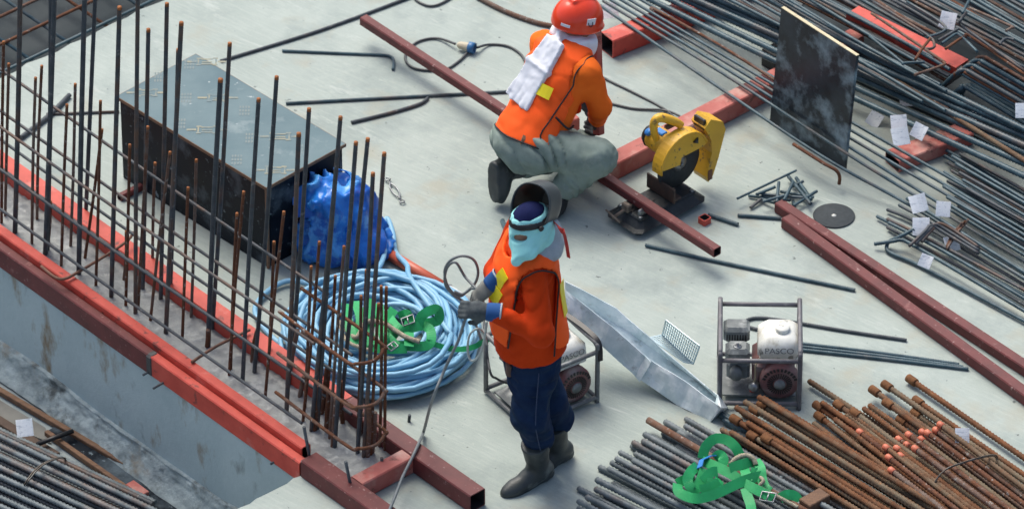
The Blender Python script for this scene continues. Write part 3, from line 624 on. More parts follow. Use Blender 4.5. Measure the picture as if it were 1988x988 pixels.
for z0, z1, lo_ in ((1.25, 1.165, .085), (1.155, 1.065, .075)):                            # two yellow flashes on the chest
    pts = [on_surface(lambda p: vest_s(p)-.004, Lc(.04, lo_-.012*k, z0+(z1-z0)*k/3), [nrm(f*.95+l*.12)])[0] for k in range(4)]; bb = MB(); bb.strip(pts, nrm(l-f*.5), .06, .003); bb.build('reflective_tape', YTAPE, vest)
pts = [on_surface(lambda p: vest_s(p)-.004, Lc(.02, .05+.0*k, 1.16-.05*k), [nrm(-f*(.75+.07*k)+l*(.66-.06*k))])[0] for k in range(5)]
bb = MB(); bb.strip(pts, nrm(l+f*.6+zz*.2), .045, .003); bb.build('reflective_tape', YTAPE, vest)
b = MB(); b.box(on_surface(vest_s, Lc(.10,0,1.0), [nrm(l+f*.25)])[0], (.05,.012,.02), (f, l, zz), bev=.004); b.build('side_buckle', PIPING, vest)
# boots, gloves
for a, toe, kn in ((ankL, P(976, 962), kneeL), (ankR, P(1026, 915), kneeR)):
    top = a+(kn-a)*.46; fn = boot_fn(a, toe, top); c = (a+toe)/2
    sdf_obj('boot', lambda p, fn=fn: disp(fn(p), p, .003, 16, 51), np.minimum(a, np.minimum(toe, top))-[.1,.1,.0]-zz*(min(a[2], toe[2])+.01), np.maximum(a, np.maximum(toe, top))+[.1,.1,.03], .0065, RUBBER, W1)
for h_, w_, e_, up, sd, mt in ((haL, wrL, elL, nrm([.1,-.75,.6]), 1, GLOVEK), (haR, wrR, elR, nrm([-.1,-.2,1]), -1, GLOVEG)):
    fw = nrm(h_-w_); fn = hand_fn(h_, fw, up, 1.0, .98, sd); g = sdf_obj('glove', lambda p: smin(fn(p), cap(p, w_, h_, .034, .034), .012), h_-.13, h_+.13, .0045, mt, W1)
    b = MB(); t = nrm(w_-h_); b.lathe([(.040,-.012),(.043,0),(.045,.05),(.046,.052),(.041,.053)], h_+t*.052, t, 18); b.build('cuff', CUFFB, g)
    b = MB(); b.lathe([(.0455,0),(.0475,.002),(.0475,.006),(.0455,.008)], h_+t*.102, t, 18, cap=False); b.build('cuff_trim', GREYC, g)
# face cloth with eye slit, cap, head band
def cloth1(p):
    q = p-headC.astype(np.float32); a, s_, uu = q @ hd.astype(np.float32), q @ hs.astype(np.float32), q @ hu.astype(np.float32)
    tip = PY(1003, 506, -1.90)
    d = smin(ell(p, headC, (hd, hs, hu), (.104, .086, .122)), cap(p, headC+hd*.012-hu*.005, tip, .088, .026), .02); d = smin(d, cap(p, headC-hu*.03, PY(1030, 490, -1.89), .080, .034), .04)
    d = smin(d, cap(p, headC+hd*.090-hu*.0, headC+hd*.103-hu*.035, .010, .015), .03)
    d = smin(d, cap(p, headC-hd*.02-hu*.07, shC+f*.03+l*.09+zz*.01, .075, .04), .04); d = smin(d, cap(p, headC-hu*.09, shC+zz*.04, .070, .075), .03)
    d = folds(d, p, .004, 75, nrm(hu+hd*.5), 61); d = disp(d, p, .003, 18, 62)
    slit = np.sqrt(((uu-.012-.2*(s_-.034))/.019)**2+((s_-.036)/.032)**2)-1; d = smax(d, -np.maximum(slit*.012, .03-a), .002)
    return smax(d, uu-.068-.10*np.clip(-a, -.05, .1), .006)
sdf_obj('face_cloth', cloth1, headC-[.22,.2,.34], headC+[.2,.2,.16], .0055, AQUA, W1)
def band(o, off, tilt=.0): return lambda p: (lambda q: smax(head1(p)-off, np.abs(q @ hu.astype(np.float32)+tilt*(q @ hd.astype(np.float32))-o[0])-o[1], .004))(p-headC.astype(np.float32))
sdf_obj('head_band', band((.064,.0145), .0175, -.10), headC-.14, headC+.14, .005, BLACK, W1)
sdf_obj('cloth_roll', lambda p: disp(band((.086,.012), .0165, -.05)(p), p, .003, 30, 63), headC-.14, headC+.16, .005, AQUA, W1)
sdf_obj('cap', lambda p: smax(head1(p)-.014, 0.086-((p-headC.astype(np.float32)) @ hu.astype(np.float32)), .01), headC-.14, headC+.16, .005, NAVY, W1)
# grey hood cloth round the neck, red strap
def hood1(p):
    d = cap(p, headC-hd*.07-hu*.06, shC-f*.06+l*.03+zz*.035, .072, .088); d = smin(d, ell(p, shC-f*.05+l*.055+zz*.045, (f, l, zz), (.10,.105,.045)), .04)
    d = disp(d, p, .008, 17, 71); return folds(d, p, .007, 70, nrm(l+f), 72)
sdf_obj('neck_cloth', hood1, shC-[.3,.3,.12], shC+[.28,.28,.2], .0065, GREYC, W1)
b = MB(); b.strip(spline([headC-hd*.10+hu*.0+hs*.03, PY(1092,448,-1.86), PY(1099,470,-1.88), PY(1104,500,-1.9)], 6), (.5,-.8,0), .026, .004); b.build('strap', REDST, W1)
# raised welding mask: an arched shell over the head, open towards the face
mk = MB(); axd = nrm([-.40,-.80,.42]); mc = headC+zz*.088+np.array([.028,.06,0]); hs0 = hs; hs = nrm(np.cross(zz, axd)); mu = nrm(np.cross(axd, hs)); mu = mu if mu[2] > 0 else -mu
ns, na = 14, 28; 
def shell(rr, off):
    V = []
    for i in range(ns):
        t = i/(ns-1); s_ = .075-.22*t; k = 1-.55*max(0, (t-.5)/.5)**2
        for j in range(na):
            a = R(-112)+R(224)*j/(na-1); x, y = math.sin(a), math.cos(a)
            x = math.copysign(abs(x)**.8, x); V.append(mc+axd*s_+hs*x*(.094*k+off)+mu*(y*(.105*k+off) if y > 0 else y*.15*k))
    return V
A = shell(0, .0); Bv = shell(0, -.005); F = []
for i in range(ns-1):
    for j in range(na-1):
        q = (i*na+j, i*na+j+1, (i+1)*na+j+1, (i+1)*na+j); F.append(q); F.append(tuple(x+ns*na for x in reversed(q)))
for i in range(ns-1):
    for j in (0, na-1): F.append((i*na+j, (i+1)*na+j, (i+1)*na+j+ns*na, i*na+j+ns*na))
for i in (0, ns-1):
    for j in range(na-1): F.append((i*na+j+1, i*na+j, i*na+j+ns*na, i*na+j+1+ns*na))
back = [(ns-1)*na+j for j in range(na)]; F.append(tuple(back)); F.append(tuple(x+ns*na for x in reversed(back)))
wm = place('welding_mask', A+Bv, F, MASKG, W1, smooth=True); wm.data.materials.append(MASKIN)
mi = np.zeros(len(F), np.int32); mi[1:2*(ns-1)*(na-1):2] = 1; wm.data.polygons.foreach_set('material_index', mi)
b = MB(); b.tube(A[:na], .0026, 6); b.build('mask_rim', MASKG, wm)
for s_ in (-1, 1):
    b = MB(); b.lathe([(.013,0),(.013,.007),(.009,.010)], headC+hs0*s_*.092+hu*.055, hs0*s_, 14); b.build('mask_knob', BLACK, wm)
b = MB(); b.box(Lc(.205,.10,.70), (.025,.05,.07), (f, l, zz), bev=.008); b.build('belt_pouch', M('brown_pouch', (.10,.055,.045), rough=.7), W1)

# ------------------------------------------------------------------ the kneeling worker
f2 = nrm([.75,.66,0]); r2 = np.array([f2[1], -f2[0], 0]); hip = np.array([.095,.50,.33]); nk = np.array([.285,.70,.735]); ax2 = nrm(nk-hip); fw2 = nrm(f2-ax2*np.dot(f2, ax2)); lf2 = np.cross(ax2, fw2)
W2 = thing('person', np.array([.15,.48,0]), 'kneeling worker in red hard hat and white neck towel holding a steel tube', 'person')
hipR2 = hip+r2*.09; hipL2 = hip-r2*.09; knR2 = PY(1160, 304, .34); anR2 = PY(1088, 372, .40); toR2 = P(1072, 420, .02); knL2 = np.array([.33,.74,.10]); anL2 = PY(982, 335, .46); toL2 = P(968, 392, .03)
sR2 = nk+r2*.165-ax2*.055; sL2 = nk-r2*.165-ax2*.055; eR2 = PY(1164, 208, .56); wR2 = PY(1160, 234, .70); hR2 = PY(1161, 242, .74); eL2 = np.array([.25,1.03,.44]); wL2 = np.array([.345,1.0,.27]); hL2 = np.array([.375,.98,.22])
hc2 = PY(1120, 47, .765); h2d = nrm([.80,.58,-.25]); h2s = nrm(np.cross(zz, h2d)); h2u = np.cross(h2d, h2s)
AX2 = (fw2, lf2, ax2)
def torso2(p): return loft(p, hip, AX2, [(-.06,0,.12,.16),(.08,.0,.125,.165),(.22,.0,.125,.17),(.36,-.01,.12,.182),(.46,-.01,.095,.17),(.53,0,.055,.09)], .03)
def arms2(p):
    d = smin(cap(p, sR2, eR2, .064, .056), cap(p, eR2, wR2, .056, .036), .03); e = smin(cap(p, sL2, eL2, .07, .058), cap(p, eL2, wL2, .058, .04), .03); return np.minimum(d, e)
def legs2(p, o=0):
    d = ell(p, hip-ax2*.01-f2*.02, (f2, r2, zz), (.155,.185,.14))
    a = smin(cap(p, hipR2, knR2, .105+o, .082+o), cap(p, knR2, anR2+nrm(knR2-anR2)*.06, .080+o, .066+o), .03); c = smin(cap(p, hipL2, knL2, .10+o, .075+o), cap(p, knL2, anL2+nrm(knL2-anL2)*.13, .07+o, .055+o), .03)
    return smin(d, smin(a, c, .01), .05)
def head2(p):
    d = ell(p, hc2, (h2d, h2s, h2u), (.095,.076,.112)); d = smin(d, ell(p, hc2+h2d*.03-h2u*.07, (h2d, h2s, h2u), (.06,.055,.055)), .03)
    d = smin(d, cap(p, hc2+h2d*.088, hc2+h2d*.105-h2u*.03, .01, .014), .015)
    for s_ in (-1, 1): d = smin(d, ell(p, hc2+h2s*s_*.078-h2u*.01, (h2d, h2s, h2u), (.025,.012,.032)), .008); d = smax(d, -(np.linalg.norm(p-(hc2+h2d*.098+h2s*s_*.03+h2u*.012).astype(np.float32), axis=-1)-.013), .01)
    d = smin(d, cap(p, hc2+h2d*.085-h2s*.02-h2u*.065, hc2+h2d*.085+h2s*.02-h2u*.065, .008, .008), .008)
    return smin(d, cap(p, hc2-h2u*.06, nk-ax2*.04, .055, .062), .03)
def body2(p):
    d = smin(torso2(p)+.028, smin(arms2(p)+.018, legs2(p)+.02, .03), .04); d = smin(d, head2(p), .03)
    for a, t, k in ((anR2, toR2, knR2), (anL2, toL2, knL2)): d = smin(d, cap(p, k, a, .040, .034), .02); d = smin(d, cap(p, a, t+(a-t)*.4, .022, .018), .01)
    for w_, h_ in ((wR2, hR2), (wL2, hL2)): d = smin(d, cap(p, w_, h_, .026, .026), .01)
    return d
sdf_obj('body', body2, [-.16,.16,.0], [.72,1.14,1.02], .0095, SKIN, W2)
trousers = sdf_obj('trousers', lambda p: folds(folds(disp(legs2(p, .006), p, .005, 10, 81), p, .018, 33, (1,.1,.45), 82), p, .009, 80, (.8,.5,.3), 84), [-.16,.14,-.0], [.66,.98,.56], .0072, GREENP, W2)
def shirt2(p):
    d = smin(torso2(p), arms2(p), .045); d = disp(d, p, .006, 11, 91); d = folds(d, p, .006, 62, (.3,.4,.8), 92)
    for w_, e_ in ((wR2, eR2), (wL2, eL2)): t = nrm(w_-e_).astype(np.float32); d = smax(d, np.where(np.linalg.norm(p-w_.astype(np.float32), axis=-1) < .13, (p-w_.astype(np.float32)) @ t, -1), .004)
    return smax(d, -.035-((p-hip.astype(np.float32)) @ ax2.astype(np.float32)), .006)
sdf_obj('shirt', shirt2, [-.14,.2,.2], [.70,1.14,.86], .0072, SHIRT2, W2)
def vest2s(p): return loft(p, hip, AX2, [(-.05,-.03,.158,.19),(.08,-.015,.145,.182),(.22,-.0,.142,.186),(.36,-.01,.136,.195),(.46,-.01,.112,.185),(.535,0,.07,.11)], .02)
def vest2(p):
    d = vest2s(p); q = p-hip.astype(np.float32); F_, L_, T_ = q @ fw2.astype(np.float32), q @ lf2.astype(np.float32), q @ ax2.astype(np.float32)
    d = disp(d, p, .008, 8, 101); d = folds(d, p, .006, 38, (.5,.3,.6), 102)
    ah = np.sqrt(((F_-.015)/.095)**2+((T_-.385)/.12)**2)-1; d = smax(d, -np.maximum(ah*.08, .10-np.abs(L_)), .004)
    sl = np.maximum(np.abs(F_-.03-.16*(.28-T_))-.06-.16*(.28-T_), .08-np.abs(L_)); d = smax(d, -np.maximum(sl, T_-.30), .004)
    return smax(d, np.where(F_ < 0, -.015+.20*np.abs(L_)*.35, .06)-T_, .006)
vest_b = sdf_obj('vest', vest2, [-.16,.18,.24], [.56,1.0,.86], .0072, VEST, W2)
def v2(a, b_, t): return hip+fw2*a+lf2*b_+ax2*t
pth = []
for a, t in [(-.085+.0*k, .0+.0*k) for k in range(1)]+[(-.115,.06),(-.10,.14),(-.085,.22),(-.078,.30)]+[(.015+.095*math.cos(x), .385+.12*math.sin(x)) for x in np.linspace(R(200), R(90), 14)]:
    pth.append(on_surface(lambda p: vest2s(p)-.003, v2(a, 0, t), [-lf2])[0])
hem = [on_surface(lambda p: vest2s(p)-.003, v2(0, 0, -.013+.014*abs(math.sin(x))), [-fw2*math.cos(x)-lf2*math.sin(x)])[0] for x in np.linspace(R(-85), R(62), 30)]
b = MB(); b.tube(spline(hem+pth, 3), .0042, 6); b.build('piping', PIPING, vest_b)
pts = [on_surface(lambda p: vest2s(p)-.012, v2(0, 0, .265-.0*k), [nrm(-fw2*1.0-lf2*(.26+.21*k))])[0] for k in range(4)]
b = MB(); b.strip(pts, ax2, .062, .003); b.build('reflective_tape', YTAPE, vest_b)
c = on_surface(lambda p: vest2s(p)-.012, v2(0,0,.44), [nrm(-fw2-lf2*.35)])[0]; n_ = nrm(-fw2*.8-lf2*.3+ax2*.5); e1 = nrm(np.cross(n_, zz)); e2 = np.cross(n_, e1)
b = MB(); b.tube([c+(e1*math.cos(t)+e2*math.sin(t))*.017 for t in np.linspace(.6, 5.9, 20)], .0022, 5); b.tube([c+e1*.017, c+e1*.004], .0022, 5); b.build('printed_mark', M('vest_print', (.75,.45,.35), rough=.6), vest_b)
# side tie
b = MB(); b.tube(spline([on_surface(vest2s, v2(-.08,0,.17), [-lf2])[0], on_surface(vest2s, v2(-.02,0,.14), [-lf2])[0]+r2*.02, on_surface(vest2s, v2(.06,0,.15), [-lf2])[0]], 6), .006, 6); b.build('side_tie', PIPING, vest_b)
# boots
for a, toe, kn in ((anR2, toR2, knR2), (anL2, toL2, knL2)):
    top = a+nrm(kn-a)*.19; fn = boot_fn(a, toe, top, .056, .046); sdf_obj('boot', lambda p, fn=fn: disp(fn(p), p, .003, 16, 52), np.minimum(a, np.minimum(toe, top))-.11, np.maximum(a, np.maximum(toe, top))+.11, .0065, RUBBERK if a is anR2 else RUBBER, W2)
for h_, w_, sd in ((hR2, wR2, 1), (hL2, wL2, -1)):
    fn = hand_fn(h_, nrm(h_-w_), nrm(r2*sd+zz*.6), 1.05, .85, sd); sdf_obj('glove', lambda p: smin(fn(p), cap(p, w_, h_, .03, .03), .012), h_-.12, h_+.12, .0045, GLOVEK, W2)
# gloves tucked in the back pocket
fn = hand_fn(PY(974, 272, .55), nrm([-.2,-.3,-1]), nrm([-.8,-.5,.1]), .85, .25, 1); sdf_obj('pocket_glove', fn, PY(974,272,.55)-.12, PY(974,272,.55)+.12, .0045, GLOVEK, W2)
b = MB(); b.strip(spline([PY(1022,265,.37), PY(1018,275,.355), PY(1015,287,.36)], 4), (1,.3,0), .035, .006); b.build('leather_patch', M('tan_leather', (.28,.15,.08), rough=.7), trousers)
# towel round the neck hanging down the back
def towel(p):
    d = smax(cap(p, hc2-h2u*.085-h2s*.03, hc2-h2u*.085+h2s*.03, .102, .102), np.abs((p-(hc2-h2u*.085).astype(np.float32)) @ h2u.astype(np.float32))-.055, .02)
    A0 = on_surface(vest2s, v2(0,0,.46), [-fw2])[0]+ax2*.05; An = hc2-h2u*.075-h2d*.09-h2s*.02; A1 = on_surface(vest2s, v2(0,0,.36), [nrm(-fw2+lf2*.10)])[0]; A2 = on_surface(vest2s, v2(0,0,.15), [nrm(-fw2+lf2*.36)])[0]
    n_ = -fw2
    for a, b_, w0, w1 in ((An, A0, .05, .058), (A0, A1, .060, .075), (A1, A2, .075, .085)):
        t = nrm(b_-a); sd = nrm(np.cross(t, n_)); nn = np.cross(sd, t); q = p-a.astype(np.float32); L_ = np.linalg.norm(b_-a); tt = np.clip((q @ t.astype(np.float32))/L_, 0, 1); ww = w0+(w1-w0)*tt
        bx_ = np.maximum(np.maximum(np.abs(q @ sd.astype(np.float32))-ww, np.abs(q @ nn.astype(np.float32))-.013), np.maximum(-(q @ t.astype(np.float32)), q @ t.astype(np.float32)-L_)); d = smin(d, bx_, .03)
    d = disp(d, p, .004, 22, 111); return folds(d, p, .004, 60, nrm(lf2+ax2*.15), 112)
sdf_obj('towel', towel, [-.12,.3,.35], [.5,.98,.96], .006, WHITEC, W2)
# hard hat
def hat(p):
    q = p-hc2.astype(np.float32); uu = q @ h2u.astype(np.float32)
    d = ell(p, hc2+h2u*.03-h2d*.005, (h2d, h2s, h2u), (.136,.114,.128)); d = smax(d, .0-uu, .006)
    for o in (-.03, 0, .03): d = smin(d, cap(p, hc2+h2u*.143-h2d*.07+h2s*o*.8, hc2+h2u*.154+h2d*.05+h2s*o*.8, .010, .010), .012)
    br = smax(ell(p, hc2+h2u*.005+h2d*.012, (h2d, h2s, h2u), (.138,.110,.05)), np.abs(uu-.004)-.006, .004); return smin(d, br, .012)
hat_o = sdf_obj('hard_hat', hat, hc2-.2, hc2+.2, .0055, HELMET, W2)
b = MB(); pts = [on_surface(hat, hc2+h2u*.035, [nrm(-h2d*math.cos(a)-h2s*math.sin(a))], .2)[0] for a in np.linspace(.25, .6, 5)]; b.strip(pts, h2u, .014, .003); b.build('sticker', WHITEC, hat_o)
b = MB(); pts = [on_surface(hat, hc2+h2u*.06, [nrm(-h2d*math.cos(a)-h2s*math.sin(a))], .2)[0] for a in np.linspace(1.25, 1.7, 6)]; b.strip(pts, h2u, .05, .003); em = b.build('emblem', WHITEC, hat_o)
b = MB(); c = pts[2]; n_ = nrm(c-hc2); e1 = nrm(np.cross(n_, h2u)); e2 = np.cross(n_, e1); b.tube([c+n_*.003+e1*.012*math.cos(t)+e2*.016*math.sin(t) for t in np.linspace(0, 6.28, 20)], .0022, 5); b.build('emblem_ring', PIPING, em)
# tube in his hands
pT, pB = PY(1150, 62, .80), PY(1156, 262, .685)
box_tube('square_tube', pB, pT, r2, .045, PINK, label='short pinkish square tube held upright by the kneeling worker', cat='steel tube', up=False)
# ------------------------------------------------------------------ tools and loose things on the slab
def frame_m(org, ex, ey=None):
    ex = nrm(ex); m = np.eye(4); ey_ = np.cross(zz, ex); m[:3, 0], m[:3, 1], m[:3, 2], m[:3, 3] = ex, ey_, zz, org; return m
YEL = M('worn_yellow_casting', (.74,.43,.03), (.62,.34,.025), 7, rough=.45, c4=(.10,.07,.05), s4=24, lo4=.60, hi4=.65, k4=.85, c3=(.14,.09,.05), s3=9, lo3=.64, hi3=.72, bump=.08, bscale=60)
IRON = M('cast_iron', (.014,.018,.021), (.03,.036,.04), 9, rough=.5, spec=.3, c3=(.08,.09,.095), s3=16, lo3=.6, hi3=.75, bump=.25, bscale=60)
DISC = M('abrasive_disc', (.028,.036,.042), (.04,.05,.056), 50, rough=.85, bump=.3, bscale=250)
STEEL = M('worn_steel', (.30,.32,.33), (.18,.19,.2), 20, rough=.4, metal=.8)
BLUEP = M('blue_plastic', (.03,.22,.62), (.02,.17,.5), 20, rough=.4)
# --- chop saw: x towards its hinge, y to its motor side
sp = P(1274, 412, 0); mS = frame_m(sp, v); SAW = thing('chop_saw', sp, 'yellow abrasive chop saw with raised head on a black cast base', 'chop saw')
b = MB(mS); b.box((0,0,.038), (.47,.25,.076), bev=.034, taper=.9); b.box((-.0,0,.078), (.37,.17,.016), bev=.006); base = b.build('base', IRON, SAW)
for x, y in ((-.17,.07),(-.17,-.07),(.17,.07),(.17,-.07)): b = MB(mS); b.lathe([(.011,.064),(.011,.072),(.006,.074)], (x,y,.018), n=8); b.build('bolt', STEEL, base)
b = MB(mS); b.box((-.10,0,.0875), (.17,.016,.003)); b.build('cutting_slot', BLACK, base)
b = MB(mS); b.box((.03,.0,.13), (.012,.20,.085), bev=.003); b.box((.06,-.0,.09), (.06,.17,.014), bev=.003); b.build('fence', M('rusty_plate', (.05,.035,.03), (.08,.05,.035), 20, rough=.7), SAW)
b = MB(mS); b.tube([(-.27,.02,.085),(-.10,.02,.105)], .008, 8); b.tube([(-.27,-.03,.085),(-.27,.07,.105)], .005, 6); b.box((-.18,.02,.105), (.03,.05,.045), bev=.006); b.build('vice_screw', M('rusty_screw', (.13,.10,.075), (.2,.17,.14), 20, rough=.6, metal=.4), SAW)
b = MB(mS); b.box((-.145,-.055,.09), (.05,.02,.06), bev=.006); b.lathe([(.014,0),(.014,.035),(.01,.04)], (-.11,-.05,.075), n=10); b.build('vice_jaw', STEEL, SAW)
b = MB(mS); b.box((.165,.035,.13), (.06,.035,.14), bev=.008); b.tube([(.165,.01,.18),(.165,.065,.18)], .014, 10); b.build('hinge_post', IRON, SAW)
hx, hz = .155, .28                                        # disc centre
b = MB(mS); b.lathe([(.138,-.002),(.138,.002)], (hx-.012,0,hz-.05), (0,1,0), 40); dsc = b.build('cutting_disc', DISC, SAW)
b = MB(mS); b.lathe([(.042,.003),(.042,.012),(.02,.016)], (hx-.012,0,hz-.05), (0,-1,0), 20); b.lathe([(.01,.016),(.01,.03)], (hx-.012,0,hz-.05), (0,-1,0), 8); b.build('disc_flange', STEEL, dsc)
def arc(r, a0, a1, n=18): return [(hx+r*math.cos(R(a)), hz-.03+r*math.sin(R(a))) for a in np.linspace(a0, a1, n)]
gd = MB(mS); pr = arc(.158, 15, 186); pr2 = [(hx-.155,hz-.01),(hx-.14,hz-.025),(hx-.03,hz-.04),(hx-.02,hz+.0),(hx+.06,hz-.0),(hx+.12,hz+.0)]
gd.prism([(x, -.032, z) for x, z in pr+pr2], np.array([0, .064, 0])); g = gd.build('blade_guard', YEL, SAW)
gr = MB(mS); gr.tube([(x, -.033, z) for x, z in arc(.155, 18, 185)], .006, 6); gr.build('guard_rib', YEL, g)
ch = MB(mS); ch.prism([(x, -.05, z) for x, z in ((hx+.115,hz+.12),(hx+.155,hz+.155),(hx+.235,hz+.105),(hx+.255,hz+.05),(hx+.21,hz-.10),(hx+.175,hz-.19),(hx+.145,hz-.215),(hx+.13,hz-.18),(hx+.165,hz-.05),(hx+.16,hz+.03))], np.array([0, .10, 0])); c_ = ch.build('spark_chute', YEL, SAW)
b = MB(mS); b.box((hx+.128,0,hz+.125), (.018,.075,.06), bev=.004); b.build('chute_gap', BLACK, c_)
b = MB(mS); b.box((hx+.155,-.05,hz-.175), (.03,.012,.06), bev=.004); b.build('rust_patch', M('bare_rust', (.22,.10,.05), (.13,.06,.04), 40, rough=.8), c_)
mo = MB(mS); my = (hx-.045, 0, hz+.045); mo.lathe([(.05,.03),(.060,.045),(.062,.11),(.058,.155),(.046,.175),(.03,.18)], my, (0,1,0), 24); mot = mo.build('motor', YEL, SAW)
mo = MB(mS); mo.lathe([(.0595,.148),(.061,.158),(.048,.182),(.02,.186)], my, (0,1,0), 24); mo.build('motor_cap', BLACK, mot)
mo = MB(mS); mo.lathe([(.019,.0),(.019,.014),(.012,.018)], (my[0]-.04, .135, my[2]+.045), (-.6,.2,.8), 12); mo.build('brush_cap', BLUEP, mot)
mo = MB(mS); mo.box((my[0]-.005,.09,my[2]+.060), (.04,.06,.012), bev=.004); mo.build('rating_plate', BLUEP, mot)
hp = spline([(hx+.03,.03,hz+.135),(hx+.0,.045,hz+.165),(hx-.06,.075,hz+.20),(hx-.095,.085,hz+.19),(hx-.10,.085,hz+.14),(hx-.085,.08,hz+.08),(hx-.07,.075,hz+.05)], 7)
b = MB(mS); b.tube(hp, [.024-.006*abs(2*i/(len(hp)-1)-.6) for i in range(len(hp))], 10); hn = b.build('handle', YEL, SAW)
b = MB(mS); b.box((hx-.02,.055,hz+.145), (.06,.03,.022), bev=.006); b.build('trigger', M('brown_trigger', (.09,.05,.025), rough=.6), hn)
b = MB(mS); b.lathe([(.02,0),(.02,.007)], (hx+.07,-.035,hz+.06), (0,-1,0), 3); b.build('logo_plate', BLACK, g)
b = MB(mS); b.tube(spline([(.165,.0,.18),(.16,.03,.22),(.15,.03,.26)], 5), .022, 8); b.build('arm', IRON, SAW)
# tube clamped in the saw, and the long red ones it lies on
box_tube('square_tube', P(706, 47, .102), P(1392, 497, .102), v, .05, MAROON, label='long maroon square tube clamped in the chop saw', cat='steel tube', group='loose maroon square tubes')
tg = 'loose maroon square tubes'
a0, a1 = P(1512, 409, 0), P(2040, 757, 0); box_tube('square_tube', a0, a1, v, .058, MAROON, label='maroon tube beside the cutting disc, the far one of two side by side', cat='steel tube', group=tg)
a0, a1 = P(1526, 439, 0), P(2040, 815, 0); box_tube('square_tube', a0, a1, v, .062, MAROON, label='maroon tube beside the rebar offcuts, the near one of two side by side', cat='steel tube', group=tg)
gA = 'red box beams under the stored bars'
box_tube('steel_beam', P(1178, 105, 0), P(1178, 105, 0)+nrm([.82,.57,0])*1.25, (-.57,.82,0), .108, RED, label='red box beam with open end beside the hard hat', cat='steel beam', group=gA)
box_tube('steel_beam', P(1165, 352, 0), P(1165, 352, 0)+v*1.75, u, .10, PINK, label='pinkish red box beam running from the kneeling worker under the thin bars', cat='steel beam', group=gA)
box_tube('steel_beam', P(1082, 262, .0), P(1116, 250, .0), u, .09, PINK, label='pinkish box beam stub behind the kneeling worker', cat='steel beam', group=gA)
# square offcut, cutting disc, turnbuckle, connector
box_tube('tube_offcut', P(1361, 428, 0), P(1361, 428, 0)+zz*.032, v, .05, RED, label='little red square tube offcut standing beside the saw base', cat='tube offcut')
b = MB(); c = P(1619, 419, .004); b.lathe([(.012,0),(.1,0),(.103,.0015),(.1,.003),(.012,.003)], c, n=48, cap=False); d_ = b.build('cutting_disc', DISC); tag(d_, 'round grey cutting disc lying flat on the concrete', 'cutting disc')
b = MB(); b.lathe([(.0115,-.0005),(.0115,.0028)], c, n=16); b.build('centre_paper', M('disc_centre', (.5,.52,.5), rough=.7), d_)
tb = thing('turnbuckle', P(767, 370, 0), 'small galvanised turnbuckle lying right of the blue tarpaulin', 'turnbuckle'); A_, B_ = P(757, 355, .012), P(776, 384, .012); sd = nrm(np.cross(B_-A_, zz))
b = MB(); [b.tube(spline([A_, A_+(B_-A_)*.3+sd*s_*.014, A_+(B_-A_)*.7+sd*s_*.014, B_], 5), .004, 6) for s_ in (-1,1)]; b.build('body', STEEL, tb)
for q, s_ in ((A_, -1), (B_, 1)):
    t = nrm(B_-A_)*s_; b = MB(); b.tube([q-t*.02, q+t*.02]+[q+t*(.032-.012*math.cos(a))+sd*.012*math.sin(a) for a in np.linspace(0, 5.6, 12)], .0042, 6); b.build('eye_bolt', STEEL, tb)
cn = thing('cable_connector', P(905, 92, 0), 'blue and cream plug connector on the black cable', 'connector'); e = nrm(P(925, 93, .03)-P(885, 84, .03)); q = P(888, 87, .03)
b = MB(); b.lathe([(.010,0),(.019,.012),(.023,.06),(.024,.062)], q, e, 18); b.build('body', M('cream_plastic', (.5,.45,.33), (.42,.38,.28), 30, rough=.5), cn)
b = MB(); b.lathe([(.024,.06),(.029,.063),(.029,.095),(.024,.095),(.024,.08),(.0,.08)], q, e, 18, cap=False); b.build('socket', M('connector_blue', (.03,.14,.32), (.02,.1,.25), 20, rough=.4), cn)

# ------------------------------------------------------------------ cables and hoses
def cable(pts, r, mat, lab, cat='cable', group=None, n=8, k=10): 
    bb = MB(); bb.tube(spline(pts, k), r, n); return tag(bb.build('cable', mat), lab, cat, group)
cg = 'black power cables on the slab'
cable([P(884,86,.03), P(850,75,.01), P(815,80,.008), P(792,97,.008), P(787,115,.008), P(800,131,.008), P(830,137,.008), P(865,135,.008), P(890,120,.008), P(910,100,.012)], .0065, DCABLE, 'looped black cable leading into the plug connector', group=cg)
cable([P(926,93,.03), P(950,87,.008), P(985,90,.008), P(1010,105,.008), P(1022,125,.008), P(1040,160,.008)], .0065, DCABLE, 'black cable running from the plug to the kneeling worker', group=cg)
cable([P(800,-8,.008), P(812,4,.008), P(832,12,.008), P(850,10,.008), P(870,0,.008), P(890,-14,.008)], .0065, DCABLE, 'black cable loop cut by the top edge', group=cg)
cable([P(1130,118,.008), P(1170,150,.008), P(1230,180,.008), P(1290,212,.01), P(1312,232,.06), P(1322,240,.2)], .0055, DCABLE, 'straight black cable running to the saw motor', group=cg)
cable([P(1130,190,.008), P(1180,200,.008), P(1230,211,.008), P(1285,214,.01), P(1312,222,.02), P(1330,235,.008), P(1345,250,.008)], .006, DCABLE, 'slack black cable curving behind the saw handle', group=cg)
